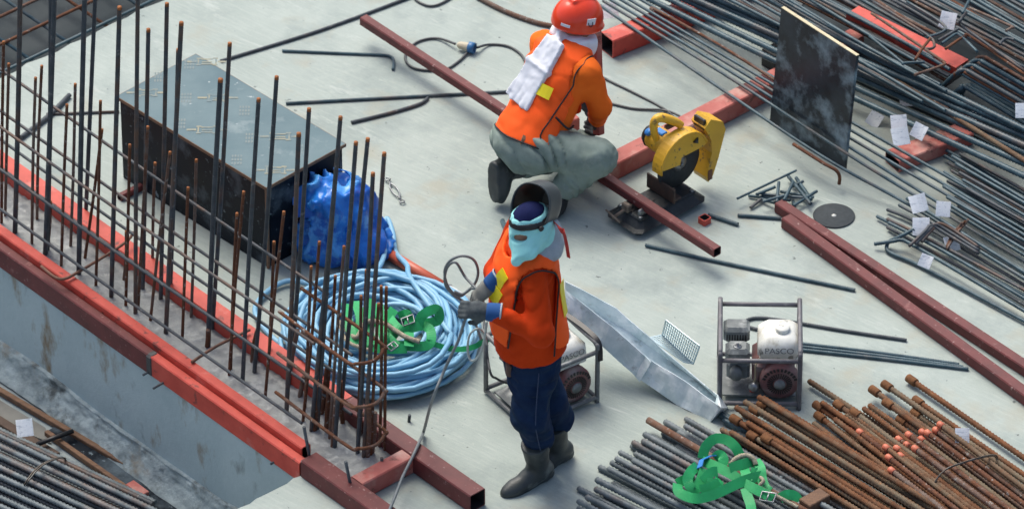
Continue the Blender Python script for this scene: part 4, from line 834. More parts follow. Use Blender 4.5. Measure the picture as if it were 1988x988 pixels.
# welding lead from the glove to the ground, and its loops behind the hands
h1 = PY(908, 612, -1.99)
cable([haL+np.array([.03,0,.0]), h1, PY(890,660,-2.02), PY(862,720,-2.06), PY(838,780,-2.10), P(824,832,.05), P(814,858,.112), P(800,888,.112), P(783,922,.112), P(768,960,.112), P(752,1000,.112)], .0075, CABLE, 'grey welding cable hanging from the gloved hand to the maroon tube')
yb = -1.62
cable([haR, PY(915,560,yb), PY(893,575,yb), PY(872,560,yb), PY(863,530,yb), PY(872,508,yb), PY(895,497,yb), PY(918,503,yb), PY(928,525,yb), PY(922,550,yb), PY(900,570,yb), PY(882,566,yb)], .0065, CABLE, 'grey cable looped in the air above the worker\'s hands')
cable([haR+np.array([.0,0,-.02]), PY(905,540,yb-.02), PY(885,510,yb-.02), PY(868,520,yb), PY(864,550,yb), PY(880,572,yb), PY(905,590,yb), PY(920,620,yb-.05), PY(934,660,yb-.1)], .0065, CABLE, 'grey cable crossing inside the loop above the hands')
cable([PY(945,625,-1.9), PY(940,660,-1.9), PY(930,690,-1.88), PY(915,700,-1.86), PY(908,680,-1.84), PY(912,650,-1.84), PY(928,638,-1.84), PY(940,650,-1.82), PY(945,668,-1.80)], .0055, M('pale_hose', (.35,.40,.40), rough=.5), 'thin pale hose loop hanging below the gloves')
cable([P(938,690,.0)+zz*.25, P(950,715,.2), P(965,735,.12), P(990,745,.05)], .006, DCABLE, 'dark lead looping inside the frame behind the worker')
# blue hose coil
HOSE = M('pale_blue_hose', (.17,.39,.58), (.25,.48,.65), 4, rough=.45, spec=.4, c3=(.12,.29,.45), s3=3, lo3=.55, hi3=.75)
rs = np.random.RandomState(11); cc = P(738, 670, 0); pts = []; T = 36
for i in range(T*26):
    t = i/26.0; a = 2*math.pi*t; ly = t/T
    rr = .335+.095*math.sin(t*2.37)+.035*math.sin(t*5.1+1); ex = .05*math.sin(t*.9+.4); ey = .05*math.cos(t*1.3)
    ov = 1+.06*math.sin(2*a+t*1.7)
    x = cc[0]+ex+rr*ov*math.cos(a+.05*math.sin(t*3.1))*.98; y = cc[1]+ey+rr*(1+.05*math.sin(3*a+t*.8))*math.sin(a)*1.04
    stack = max(0, 1-abs(rr-.335)/.15)
    pts.append((x, y, .018+.135*ly*(.45+.55*stack)+.008*math.sin(3*a+t*2.2)+.008))
pts += [tuple(q) for q in spline([pts[-1], P(800,545,.15), P(790,515,.10), P(768,490,.04), P(763,455,.04), P(752,425,.05), P(742,445,.04), P(748,480,.05), P(735,520,.12), P(700,545,.12), P(640,560,.06), P(560,545,.03), P(505,580,.02), P(498,615,.02), P(540,665,.02), P(590,690,.03)], 9)]
b = MB(); b.tube(np.array(pts), .0132, 8); tag(b.build('hose', HOSE), 'big coil of pale blue hose lying on the slab', 'hose')
# blue tarpaulin heaped against the box
TARP = M('blue_tarpaulin', (.012,.10,.44), (.018,.17,.58), 5, lo=.45, hi=.55, rough=.3, c3=(.07,.29,.66), s3=4, lo3=.53, hi3=.57, spec=.35, bump=.7, bscale=20, ridge=7)
tcn = P(660, 487, 0)
def tarp(p):
    d = ell(p, tcn+[0,.02,.17], (np.array([1.,0,0]), np.array([0,1.,0]), zz), (.178,.16,.21)); d = smin(d, ell(p, tcn+[.03,-.03,.07], np.eye(3), (.185,.14,.12)), .05)
    d = smin(d, ell(p, tcn+[-.07,.0,.31], np.eye(3), (.12,.12,.11)), .05)
    m = np.abs(d) < .12; q = p[m]; w1 = np.stack([vnoise(q*6, 201), vnoise(q*6, 202), vnoise(q*6, 203)], -1)
    r1 = 1-2*np.sqrt(vnoise(q*np.array([8.5,8.5,4.0])+w1*1.0, 204)**2+.003); r2_ = 1-2*np.sqrt(vnoise(q*np.array([17,17,8.0])+w1*1.5, 205)**2+.003); r3 = 1-2*np.abs(vnoise(q*31+w1*1.5, 206))
    d[m] -= .046*r1+.022*r2_-.016; return smax(d, .004-p[..., 2], .003)
lo_, h_ = tcn-[.36,.3,.0], .0105
ax_ = [np.arange(lo_[k], (tcn+[.36,.32,.5])[k]+h_, h_) for k in range(3)]; V, Q = surface_nets(tarp(np.stack(np.meshgrid(*ax_, indexing='ij'), -1).astype(np.float32)), lo_, h_)
V = V+np.random.RandomState(5).uniform(-.001, .001, V.shape); V[:, 2] = np.maximum(V[:, 2], .003)
T_ = np.concatenate([Q[:, [0,1,2]], Q[:, [0,2,3]]]); tag(place('tarpaulin', V, T_, TARP, smooth=True), 'crumpled blue tarpaulin heaped against the plywood box', 'tarpaulin')
# red and white pipe behind the coil
pp = thing('pipe', P(830, 555, 0), 'orange-red pipe with white end running out from under the tarpaulin', 'pipe'); d0, d1 = P(730, 478, .03), P(862, 558, .03); ed = d1+nrm(d1-d0)*.19
b = MB(); b.tube([d0, d1], .028, 16); b.build('red_length', M('orange_pvc', (.55,.12,.065), (.5,.10,.055), 5, rough=.4), pp)
b = MB(); b.tube([d1-nrm(d1-d0)*.01, ed], .0265, 16); b.lathe([(.031,0),(.031,.03)], d1, nrm(d1-d0), 16); b.build('white_length', M('dirty_white_pvc', (.55,.58,.58), (.42,.42,.4), 9, rough=.5), pp)

# ------------------------------------------------------------------ green safety harnesses
WEB = M('green_webbing', (.012,.36,.11), (.010,.28,.085), 9, rough=.55, c3=(.02,.45,.17), s3=5, lo3=.6, hi3=.7, bump=.1, bscale=250)
ROPE = M('hemp_rope', (.40,.36,.27), (.26,.23,.17), 60, rough=.9, bump=.6, bscale=150)
def band_(root, pts, w_=.044, t=.004, wd=None, k=7, name='strap'):
    sp_ = spline(pts, k); n = len(sp_)
    if wd is None:
        W_ = []
        for i in range(n):
            T_ = nrm(sp_[min(i+1,n-1)]-sp_[max(i-1,0)]); x = np.cross(T_, [.15,-.75,.65]); W_.append(x if np.linalg.norm(x) > .05 else np.array([1.,0,0]))
        wd = np.array(W_)
    bb = MB(); bb.strip(sp_, wd, w_, t); return bb.build(name, WEB, root)
def buckle(root, c, e1, e2, s=1):
    bb = MB(); c = np.asarray(c); q = [c+e1*x*s+e2*y*s for x, y in ((-.03,-.02),(.03,-.02),(.03,.02),(-.03,.02))]; bb.tube(q, .0045, 6, closed=True); bb.tube([c-e2*.02*s, c+e2*.02*s], .004, 6); return bb.build('buckle', STEEL, root)
def ropecoil(root, pts, r=.012): bb = MB(); bb.tube(spline(pts, 10), r, 8); return bb.build('rope', ROPE, root)
def up_(px, py, z): return P(px, py, z)
H1 = thing('safety_harness', P(770, 680, .1), 'green webbing harness with rope lying on the blue hose coil', 'harness')
z0 = .17
for pts in ([(690,585,.2),(700,620,.22),(695,665,.18)], [(672,590,.2),(676,625,.22),(690,668,.18)], [(718,580,.2),(712,620,.23),(722,670,.18)], [(735,590,.19),(742,640,.24),(752,675,.18)], [(690,640,.19),(730,625,.22),(775,650,.19)],
        [(752,612,.19),(770,635,.22),(790,650,.19)], [(775,615,.19),(790,610,.23),(795,625,.2),(785,650,.19)], [(810,640,.19),(820,612,.25),(848,600,.27),(850,622,.22),(815,628,.2)], [(812,628,.2),(835,640,.2),(833,668,.18),(800,672,.17),(750,668,.17)],
        [(794,645,.2),(794,672,.19)], [(780,640,.19),(805,635,.21),(830,628,.2)], [(700,660,.18),(735,676,.17),(790,676,.17)], [(765,600,.2),(745,640,.21),(770,672,.18)]):
    band_(H1, [up_(*q) for q in pts], .046)
ropecoil(H1, [P(660,625,.17), P(690,655,.2), P(712,625,.24), P(745,628,.24), P(765,640,.22), P(790,655,.21), P(815,663,.2)]); ropecoil(H1, [P(660,630,.16), P(672,660,.18), P(700,675,.18), P(722,680,.17)], .009)
buckle(H1, P(792,622,.235), nrm([.9,.3,.2]), nrm([-.2,.8,.4])); buckle(H1, P(762,672,.2), nrm([.7,.7,.1]), nrm([-.6,.6,.3]), .8)
H1b = band_(None, [P(828,663,.19), P(860,673,.15), P(890,678,.14), P(920,673,.17), P(936,664,.22), P(955,655,.28)], .026, .003, name='webbing_strap'); tag(H1b, 'thin green strap stretched from the harness to the frame behind the worker', 'strap')
# ------------------------------------------------------------------ engine sets in tube frames
FRAMEP = M('grey_frame_paint', (.16,.17,.175), (.10,.105,.11), 12, rough=.5, c3=(.27,.29,.28), s3=22, lo3=.55, hi3=.7)
FRAMEP2 = M('violet_grey_frame', (.14,.14,.155), (.09,.088,.10), 14, rough=.5, c3=(.22,.22,.22), s3=20, lo3=.57, hi3=.7)
TANK = M('dusty_white_tank', (.74,.75,.70), (.6,.61,.56), 9, rough=.55, c3=(.38,.36,.29), s3=13, lo3=.52, hi3=.70, c4=(.12,.12,.10), s4=20, lo4=.62, hi4=.68, k4=.8, bump=.2, bscale=30)
ENGR = M('dusty_red_housing', (.16,.055,.055), (.20,.13,.125), 12, rough=.6, c3=(.25,.24,.23), s3=10, lo3=.55, hi3=.75)
ENGG = M('dusty_engine_grey', (.16,.18,.18), (.10,.115,.12), 14, rough=.6, c3=(.36,.38,.37), s3=10, lo3=.5, hi3=.7, bump=.25, bscale=40)
INK = M('dark_lettering', (.10,.115,.12), (.26,.27,.26), 60, rough=.7)
def lettering(text, mtx, size, parent):
    cu = bpy.data.curves.new('txt', 'FONT'); cu.body = text; cu.size = size; cu.extrude = .0006; cu.align_x = 'CENTER'; cu.align_y = 'CENTER'
    t = bpy.data.objects.new('txt', cu); sc.collection.objects.link(t); bpy.context.view_layer.update()
    me = bpy.data.meshes.new_from_object(t); bpy.data.objects.remove(t); V = np.array([vv.co for vv in me.vertices]); F = [tuple(p.vertices) for p in me.polygons]
    V = V @ mtx[:3, :3].T+mtx[:3, 3]; return place('lettering', V, F, INK, parent)
def engine_set(org, ex, W, D, H, label, fp, with_plate=True):
    m = frame_m(org, ex); E = thing('engine_set', org, label, 'engine', 'petrol engine sets in tube frames'); w2, d2 = W/2, D/2; r = .0115
    for s_ in (-1, 1):
        x = s_*w2; b = MB(m); b.tube(spline([(x,-d2,.0),(x,-d2,H*.5),(x,-d2,H-.03),(x,-d2+.012,H-.008),(x,-d2+.04,H),(x,0,H),(x,d2+.03,H+.01)], 6), r, 10); b.build('side_rail', fp, E)
        b = MB(m); b.tube([(x,d2,.012),(x,d2,H-.012)], r, 10); b.build('rear_post', fp, E)
        b = MB(m); b.tube([(x,-d2,.022),(x,d2,.022)], r*.9, 10); b.build('foot_rail', fp, E)
    for nm, y, z in (('front_bar',-d2,H-.045),('front_foot',-d2,.03),('rear_bar',d2,H),('rear_foot',d2,.03)): b = MB(m); b.tube([(-w2,y,z),(w2,y,z)], r*.95, 10); b.build(nm, fp, E)
    b = MB(m); b.box((0,0,.034), (W-.03,D*.7,.008)); b.build('tray', ENGG, E)
    ex_ = .075
    b = MB(m); b.box((ex_-.01,.0,.13), (.20,.20,.15), bev=.03); b.build('crankcase', ENGR, E)
    fc = (ex_+.02, -.115, .115); b = MB(m); b.lathe([(.094,-.02),(.096,.012),(.088,.030),(.064,.036),(.060,.034),(.028,.036),(.026,.040),(.0,.040)], fc, (0,-1,0), 36, cap=False); fan = b.build('starter_cover', ENGR, E)
    b = MB(m)
    for k in range(30): a = 2*math.pi*k/30; c = np.array(fc)+np.array([math.cos(a)*.046, -.0365, math.sin(a)*.046]); e1 = np.array([math.cos(a),0,math.sin(a)]); b.box(c, (.026,.0042,.004), (e1, np.cross(e1,[0,1.,0]), [0,1.,0]))
    for k in range(12):
        a = R(20)+R(140)*k/11; c = np.array(fc)+np.array([math.cos(a)*.079, -.0335, math.sin(a)*.079]); e1 = np.array([-math.sin(a),0,math.cos(a)]); b.box(c, (.010,.016,.004), (e1, np.cross(e1,[0,1.,0]), [0,1.,0]))
    g = b.build('grille_slots', BLACK, fan); g['kind'] = 'stuff'
    b = MB(m); b.lathe([(.027,.040),(.027,.044),(.0,.045)], fc, (0,-1,0), 20, cap=False); b.build('hub', ENGG, fan)
    b = MB(m); b.box((ex_+.015,-.01,.272), (.205,.225,.125), bev=.034, taper=.95); tk = b.build('fuel_tank', TANK, E, smooth=True)
    b = MB(m); b.box((ex_+.015,-.01,.215), (.185,.20,.02), bev=.006); b.build('tank_skirt', TANK, tk)
    b = MB(m); b.lathe([(.034,0),(.036,.006),(.036,.016),(.030,.022),(.0,.024)], (ex_+.03,-.02,.333), n=14); b.build('fuel_cap', TANK, tk)
    q = np.eye(4); q[:3, 0] = m[:3, 0]; q[:3, 1] = nrm(zz+m[:3, 1]*.05); q[:3, 2] = -m[:3, 1]; q[:3, 3] = m[:3, :3] @ np.array([ex_+.015, -.1255, .288])+m[:3, 3]
    lettering('PASCO', q, .044, tk)
    b = MB(m); b.box((-.105,-.06,.235), (.115,.10,.075), bev=.018); ac = b.build('air_cleaner', ENGG, E)
    b = MB(m); b.lathe([(.022,0),(.018,.004),(.006,.005),(.006,.018),(.0,.02)], (-.105,-.07,.272), n=12); b.build('wing_nut', STEEL, ac)
    b = MB(m); b.box((-.11,.065,.265), (.125,.10,.085), bev=.016); mf = b.build('muffler', ENGG, E)
    b = MB(m)
    for k in range(8): b.box((-.155+k*.0125,.0135,.262), (.006,.004,.03))
    s_ = b.build('muffler_louvres', BLACK, mf); s_['kind'] = 'stuff'
    b = MB(m); b.box((-.10,-.02,.13), (.11,.12,.10), bev=.015); b.lathe([(.03,0),(.03,.05)], (-.11,-.075,.14), (0,-1,0), 12); b.build('carburettor', ENGG, E)
    b = MB(m); b.tube(spline([(.0,-.10,.23),(-.02,-.125,.20),(-.02,-.13,.13),(-.03,-.12,.10)], 5), .004, 6); b.build('fuel_line', M('tan_rubber', (.3,.25,.16), rough=.6), E)
    b = MB(m); b.lathe([(.022,0),(.026,.03),(.016,.04)], (-.015,-.115,.085), (-.5,-.8,0), 12); b.build('drain_plug', STEEL, E)
    b = MB(m); b.box((-.03,-.13,.065), (.03,.02,.028), bev=.006); b.build('red_switch', M('red_switch_plastic', (.42,.02,.015), rough=.4), E)
    return E, m
a, c = P(1398, 788), P(1549, 802); ex = nrm([1,-.025,0]); org = (a+c)/2+np.cross(zz, ex)*.20; engine_set(org, ex, .375, .385, .325, 'engine with dusty white PASCO tank in a dark frame beside the rusty bars', FRAMEP2)
a, c = P(1020, 834), P(1158, 778); ex = nrm(c-a); org = (a+c)/2+np.cross(zz, ex)*.165; G1, m1 = engine_set(org, ex, .40, .345, .34, 'engine with stained PASCO tank in a tube frame behind the standing worker', FRAMEP)
b = MB(m1); b.strip(spline([(.205,-.19,.25),(.21,-.17,.335),(.205,-.10,.362),(.19,.05,.366),(.15,.2,.37)], 6), (1,0,.2), .024, .006); b.build('rubber_strip', BLACK, G1)

# ------------------------------------------------------------------ battered galvanised trough and perforated bracket
st = [  # stations: front top, front bottom, back bottom, back top (pixel, height)
    ((1098,563,.44),(1098,606,.34),(1098,578,.30),(1098,545,.42)), ((1182,630,.32),(1170,674,.20),(1215,640,.20),(1195,596,.32)), ((1258,696,.18),(1236,732,.07),(1300,700,.06),(1262,655,.19)),
    ((1336,744,.125),(1316,786,.012),(1366,748,.012),(1330,714,.12)), ((1398,790,.10),(1378,817,.003),(1412,790,.003),(1392,764,.09))]
G = [[P(*q) for q in row] for row in st]; nS = 40; V = []
for i in range(nS):
    t = i/(nS-1)*(len(G)-1); k = min(int(t), len(G)-2); fr_ = t-k
    row = [G[k][j]*(1-fr_)+G[k+1][j]*fr_ for j in range(4)]
    for j in range(4):
        for s_ in range(6 if j < 3 else 1):
            q = row[j]+(row[j+1]-row[j])*s_/6 if j < 3 else row[3]; nn = float(vnoise(q*9, 301))*.016+float(vnoise(q*22, 302))*.008; V.append(q+np.array([0, -nn*.7, nn*.7]))
nc = 19; F = [(i*nc+j, i*nc+j+1, (i+1)*nc+j+1, (i+1)*nc+j) for i in range(nS-1) for j in range(nc-1)]
tr = place('trough', V, F, GALV, None); tag(tr, 'dented galvanised sheet-metal trough leaning from the engine frame to the floor', 'trough')
sm = tr.modifiers.new('thick', 'SOLIDIFY'); sm.thickness = .004
e = G[-1]; b = MB(); b.add([e[0], e[1], e[2], e[3]], [(0,1,2,3)]); b.prism([e[0]+.003*u, e[1]+.003*u, e[2]+.003*u, e[3]+.003*u], u*.004); b.build('end_plate', GALV, tr)
b = MB(); b.strip([G[2][0]+np.array([0,-.006,.004]), (G[2][0]+G[2][1])/2+np.array([0,-.008,0]), G[2][1]+np.array([0,-.006,0])], u, .05, .004); b.build('lap_joint', GALV, tr)
def perforated(root, name, a, b_, c, d, nx, ny, mat, t=.003):
    bb = MB(); a, b_, c, d = (np.asarray(q) for q in (a, b_, c, d)); L = lambda s, q: (a*(1-s)+b_*s)*(1-q)+(d*(1-s)+c*s)*q; N = nrm(np.cross(b_-a, d-a))
    for i in range(nx+1): bb.strip([L(i/nx, 0), L(i/nx, 1)], b_-a, .0045 if 0 < i < nx else .008, t)
    for j in range(ny+1): bb.strip([L(0, j/ny)+N*.0004, L(1, j/ny)+N*.0004], d-a, .0045 if 0 < j < ny else .012, t)
    return bb.build(name, mat, root, smooth=False)
pb = thing('perforated_bracket', P(1310, 690, .05), 'perforated galvanised angle bracket standing on the trough edge', 'bracket')
BRK = M('blue_zinc', (.26,.36,.41), (.36,.45,.49), 9, rough=.35, metal=.6)
perforated(pb, 'upright_leaf', P(1293,622,.24), P(1358,672,.24), P(1346,706,.10), P(1286,650,.10), 17, 6, BRK); perforated(pb, 'flat_leaf', P(1286,650,.10), P(1346,706,.10), P(1330,703,.10), P(1262,655,.10), 17, 5, BRK)

# ------------------------------------------------------------------ black board standing on edge, sheets and timber
bb0, bb1 = P(1497, 234, 0), P(1641, 329, 0); bd = nrm(bb1-bb0); bn = np.array([-bd[1], bd[0], 0]); tilt = nrm(zz*.63+bn*.055); BRD = thing('plywood_board', (bb0+bb1)/2, 'black film-faced plywood board standing on edge among the thin bars', 'board')
L_ = np.linalg.norm(bb1-bb0); cx = (bb0+bb1)/2; Hb = .655; ax = (bd, nrm(np.cross(tilt, bd)), tilt)
b = MB(); b.box(cx+tilt*Hb/2, (L_, .018, Hb), ax); b.build('panel', M('scuffed_black_film', (.010,.014,.02), (.028,.042,.055), 6, rough=.3, c3=(.24,.33,.38), s3=5.5, lo3=.50, hi3=.72, detail=10, spec=.3), BRD)
b = MB(); b.box(cx+tilt*(Hb+.0025), (L_, .019, .004), ax); b.build('raw_top_edge', PLYLITE, BRD)
def sheet(name, pix, z, t, mat, lab, cat): bb = MB(); bb.prism([P(x, y, z) for x, y in pix], np.array([0,0,t])); return tag(bb.build(name, mat), lab, cat)
sheet('flat_sheet', ((1415,845),(1470,838),(1760,1040),(1560,1060)), .004, .014, FILM, 'added black sheet for the shade under the rusty bars', 'plywood')  # added sheet: its black paints the shadowed gap between the bar stacks
sheet('flat_sheet', ((1300,-60),(1385,-5),(1515,92),(1700,178),(1850,245),(2050,350),(2050,-120),(1500,-160)), .004, .012, DIRTSHADE, 'added dark sheet for dirt and shade under the stored bars at the upper right', 'plywood')  # added sheet: dirty floor and shade below the dense bars, painted as one
sheet('flat_sheet', ((1440,0),(1500,-12),(1560,10),(1520,60)), .02, .012, M('dull_green_ply', (.09,.11,.115), (.07,.085,.09), 6, rough=.7), 'small dull green sheet left of the standing black board', 'plywood')
b = MB(); b.box(P(1572, 985, .04)+v*.03, (.075,.13,.10), (u, v, zz), bev=.004); tag(b.build('timber_block', TIMBER), 'reddish timber block at the bottom edge under the rusty bars', 'timber')
b = MB(); b.box(P(1505, 112, .05), (.10,.10,.10), (u, v, zz), bev=.004); tag(b.build('timber_block', BLACK), 'black block under the thick bars left of the standing board', 'block')
box_tube('steel_beam', P(1732, 325, 0), P(1732, 325, 0)+nrm([.84,.54,0])*.45, (-.54,.84,0), (.12,.07), PINK, label='short red steel section with white tags on top right of the standing board', cat='steel beam', group=gA)
b = MB(); cA, cB_ = P(1655, 20, .215), P(1868, 124, .215); t = nrm(cB_-cA); s_ = np.cross(zz, t)
b.prism([cA+s_*.05, cA-s_*.05, cA-s_*.05-zz*.05, cA-s_*.042-zz*.05, cA-s_*.042-zz*.008, cA+s_*.042-zz*.008, cA+s_*.042-zz*.05, cA+s_*.05-zz*.05], cB_-cA); tag(b.build('steel_channel', RED), 'bright red steel channel lying on the stored bars at the upper right', 'steel channel')

# ------------------------------------------------------------------ loose bars on the open slab
def lbar(pts, r, mat, lab, group='loose bars on the open slab', pitch=None, name='rebar', z=None):
    q = [P(x, y, r if z is None else z) if len(p) == 2 else P(*p) for p in pts for x, y in (p[:2],)]
    return tag(rebar(name, spline(q, 8) if len(q) > 2 else q, r, mat, pitch=pitch), lab, 'rebar', group)
lbar([(428,119),(620,60),(800,-6)], .0085, REBAR, 'long thin bar slanting away above the plywood box', pitch=.011)
lbar([(548,99),(640,103),(735,107),(757,110),(764,118),(763,136)], .008, BLUEBAR, 'dark bar with a short hooked right end')
lbar([(555,201),(780,189),(1010,177)], .0085, BLUEBAR, 'long dark bar passing under the maroon tube behind the kneeling worker', pitch=.011)
lbar([(682,238),(760,219),(815,202),(831,190)], .009, REBAR, 'short bar with a curved tip below the long dark bar', pitch=.011)
lbar([(925,-6),(980,22),(1040,44),(1090,54)], .0125, RUSTYB, 'bent rusty bar behind the red hard hat', pitch=.014)
lbar([(40,268),(95,225),(135,185)], .013, REBAR, 'thick pipe-like bar lying left of the plywood box')
lbar([(90,222),(232,217)], .007, REBAR, 'thin bar pointing at the left corner of the plywood box')
lbar([(975,428),(1000,490)], .012, BLUEBAR, 'short dark bar behind the welder\'s face')
lbar([(1253,476),(1400,509),(1660,563)], .0095, BLUEBAR, 'long ribbed bar passing below the end of the clamped tube', pitch=.012)
lbar([(1375,417),(1433,436)], .0105, BLUEBAR, 'short ribbed offcut right of the red square offcut', pitch=.013)
lbar([(1432,418),(1516,424)], .0095, BLUEBAR, 'short ribbed bar ending at the maroon tube pair', pitch=.012)
lbar([(1475,640),(1452,634),(1447,624),(1470,617),(1520,622),(1640,642),(1760,660)], .0085, REBAR, 'hooked bar curling behind the engine with white tank', pitch=.011)
for i, (y0, x1, y1) in enumerate(((667,1862,707),(673,1870,712),(679,1880,716))): lbar([(1520,y0-4),(1700,(y0+y1)/2-3),(x1,y1)], .009, BLUEBAR, ORD[i]+' from the top of three parallel bars right of the white-tank engine', pitch=.012)
for i in range(5): lbar([(1395+i*3,800+i*5),(1500+i*2,848+i*5)], .0125, BLUEBAR, ordw(i)+' from the top of the dark bars peeping out beside the trough end', 'dark bars beside the trough end', .014, z=.014+.01*(i % 2))
# short offcuts heaped by the disc
OFF = [((1431,386),(1546,331),.006,.05),((1453,380),(1535,389),.008,.012),((1457,404),(1478,386),.008,.012),((1478,377),(1560,384),.008,.03),((1508,393),(1512,354),.008,.05),((1522,389),(1540,354),.008,.06),((1530,342),(1574,396),.009,.03),
       ((1545,345),(1575,388),.009,.02),((1540,400),(1586,371),.008,.03),((1538,385),(1543,402),.008,.012),((1476,386),(1505,394),.008,.02),((1468,378),(1505,363),.008,.04),((1515,372),(1580,383),.008,.02),((1480,392),(1530,378),.008,.05),((1538,362),(1560,352),.008,.02)]
for i, (p0, p1, r, z) in enumerate(sorted(OFF, key=lambda q: min(q[0][0], q[1][0]))):
    tag(rebar('rebar_offcut', [P(*p0, z), P(*p1, z+.012)], r, BLUEBAR, pitch=.011), ordw(i)+' from the left of the short offcuts heaped beside the cutting disc', 'rebar offcut', 'rebar offcuts heaped beside the cutting disc')

# ------------------------------------------------------------------ stored bars, upper right
rs = np.random.RandomState(21)
def stack(rows, r, mat, cat_lab, group, pitch=None, key=None, n=7):
    for i, row in enumerate(rows):
        pts = [P(*q) for q in row]; tag(rebar('rebar', spline(pts, 6) if len(pts) > 2 else pts, r, mat if not isinstance(mat, list) else mat[i % len(mat)], pitch=pitch, n=n), cat_lab % ordw(i), 'rebar', group)
thin = [[(1160,8,.118),(1400,173,.118),(1598,305,.118),(1765,398,.05),(2010,545,.03)], [(1170,2,.118),(1400,141,.118),(1640,296,.118),(1790,388,.05),(2010,520,.03)], [(1178,-4,.118),(1400,128,.118),(1640,280,.12),(1800,380,.06),(2010,508,.04)],
        [(1195,-6,.12),(1400,116,.12),(1640,262,.12),(2010,478,.05)], [(1212,-6,.12),(1400,105,.12),(1640,246,.12),(2010,460,.05)], [(1234,-6,.12),(1400,92,.12),(1640,230,.12),(2010,440,.06)]]
stack(thin, .0082, BLUEBAR, '%s from the left of the thin bars fanning out from the hard hat', 'thin bars crossing the red beams', .011)
tag(rebar('rebar', spline([P(1262,26,.11), P(1266,21,.12), P(1275,21,.125), P(1400,90,.125), P(1510,160,.125)], 6), .008, RUSTYB), 'rust-tipped hooked bar crossing the first red beam', 'rebar', 'thin bars crossing the red beams')
tag(rebar('rebar', spline([P(1540,280,.12), P(1600,318,.118), P(1622,330,.11), P(1630,343,.08), P(1629,358,.04)], 6), .009, RUSTYB), 'thin bar with a rusty hooked end below the standing board', 'rebar', 'thin bars crossing the red beams')
thick = [[(1255,-4,.13),(1520,126,.13),(2010,352,.13)], [(1285,-8,.135),(1520,106,.135),(2010,328,.135)], [(1312,-8,.14),(1530,90,.14),(2010,306,.14)], [(1322,-12,.17),(1530,80,.17),(2010,292,.17)], [(1352,-12,.15),(1540,76,.15),(2010,275,.15)], [(1372,-10,.18),(1540,62,.18),(2010,262,.18)], [(1560,40,.2),(1780,150,.2),(2010,262,.19)]]
stack(thick, .0155, BLUEBAR, '%s from the left of the thick ribbed bars passing behind the standing board', 'thick bars passing behind the board', .019, n=8)
tag(rebar('rebar', [P(1724,147,.16), P(2010,325,.16)], .0125, RUSTY, pitch=.015, n=8), 'lone orange-rusty thick bar right of the standing board', 'rebar', 'thick bars passing behind the board')
back = []
for i in range(46):
    x0 = 1395+i*12.6+rs.uniform(-6, 6); s_ = .50+.10*rs.rand(); z = .10+.16*rs.rand(); e_ = x0+660 if x0 > 1720 else 1790+rs.uniform(0, 60); w_ = e_-x0; back.append([(x0,-14,z),(x0+w_/2,-14+w_/2*s_+rs.uniform(-5,5),z+.01),(e_,-14+w_*s_,z)])
stack(back, .0095, [BLUEBAR, REBAR, BLUEBAR, BLUEBAR, RUSTYB, REBAR], '%s from the left of the jumbled bars along the top right edge', 'jumbled bars along the top right edge', .013, n=6)
q = lambda x, y, z=.335: (1700+x/4.94, y/4.94, z)
bent = [[q(-60,350),q(240,590),q(262,612),q(300,605),q(470,600)], [q(-40,130),q(600,560),q(650,600),q(640,630),q(370,722)], [q(380,575,.42),q(440,480,.42),q(525,372,.42)], [q(-20,20),q(480,330),q(560,420),q(545,465),q(470,470)], [q(600,392),q(760,300),q(790,283),q(830,290),q(1440,660)],
        [q(635,420),q(720,360),q(770,330),q(820,350),q(975,500)], [q(670,472),q(820,370),q(860,355),q(920,360),q(1440,725)], [q(870,125,.42),q(815,195,.42),q(805,225,.40),q(830,255,.38),q(1440,690)], [q(900,0,.45),q(830,130,.45)], [q(1250,300),q(1300,270),q(1290,250),q(900,80)], [q(490,362),q(670,262),q(300,20)], [q(1190,430),q(1215,395),q(1260,370),q(1330,385)]]
for i, row in enumerate(sorted(bent, key=lambda r_: min(a_[0] for a_ in r_))):
    tag(rebar('bent_bar', spline([P(*a_) for a_ in row], 6), .0075, [BLUEBAR, RUSTYB, REBAR][i % 3]), ordw(i)+' from the left of the hook-ended bars over the red channel', 'bent bar', 'hook-ended bars over the red channel')
for i in range(11):
    ax_, ay_ = 790+i*22, 705-i*15.5; z = .24+.012*(i % 3); L2 = 190
    row = [q(ax_-L2,ay_+165,.10),q(ax_-70,ay_+45,z-.03),q(ax_-20,ay_+4,z),q(ax_+40,ay_+8,z),q(ax_+110,ay_+45,z),q(ax_+700,ay_+385,z-.08)]
    tag(rebar('bent_bar', spline([P(*a_) for a_ in row], 6), .0105, [BLUEBAR, RUSTYB, BLUEBAR][i % 3], pitch=.013), ordw(i)+' from the left of the nested bars bent over at the right edge', 'bent bar', 'nested bent bars at the right edge')
for i in range(3):
    row = [q(700+i*60,960,.08),q(760+i*40,890-i*10,.14),q(820+i*40,850-i*8,.17),q(880+i*40,852-i*8,.17),q(1440,1190-i*40,.1)]
    tag(rebar('bent_bar', spline([P(*a_) for a_ in row], 6), .011, BLUEBAR, pitch=.013), ordw(i)+' from the left of three bent bars below the nested ones', 'bent bar', 'nested bent bars at the right edge')
mid = []
for i in range(24):
    x0 = 1826+(i*37 % 52); y0 = 284+i*4.6+rs.uniform(-3, 3)+(x0-1826)*.35; z = .03+.028*(i % 3); mid.append([(x0,y0,z),(2040,y0+(2040-x0)*(.56+.05*rs.rand()),z+.01)])
mid.sort(key=lambda r_: r_[0][1])
stack(mid, .0088, [BLUEBAR, REBAR, BLUEBAR], '%s from the top of the dense bars cut by the right edge', 'dense bars cut by the right edge', .012, n=6)
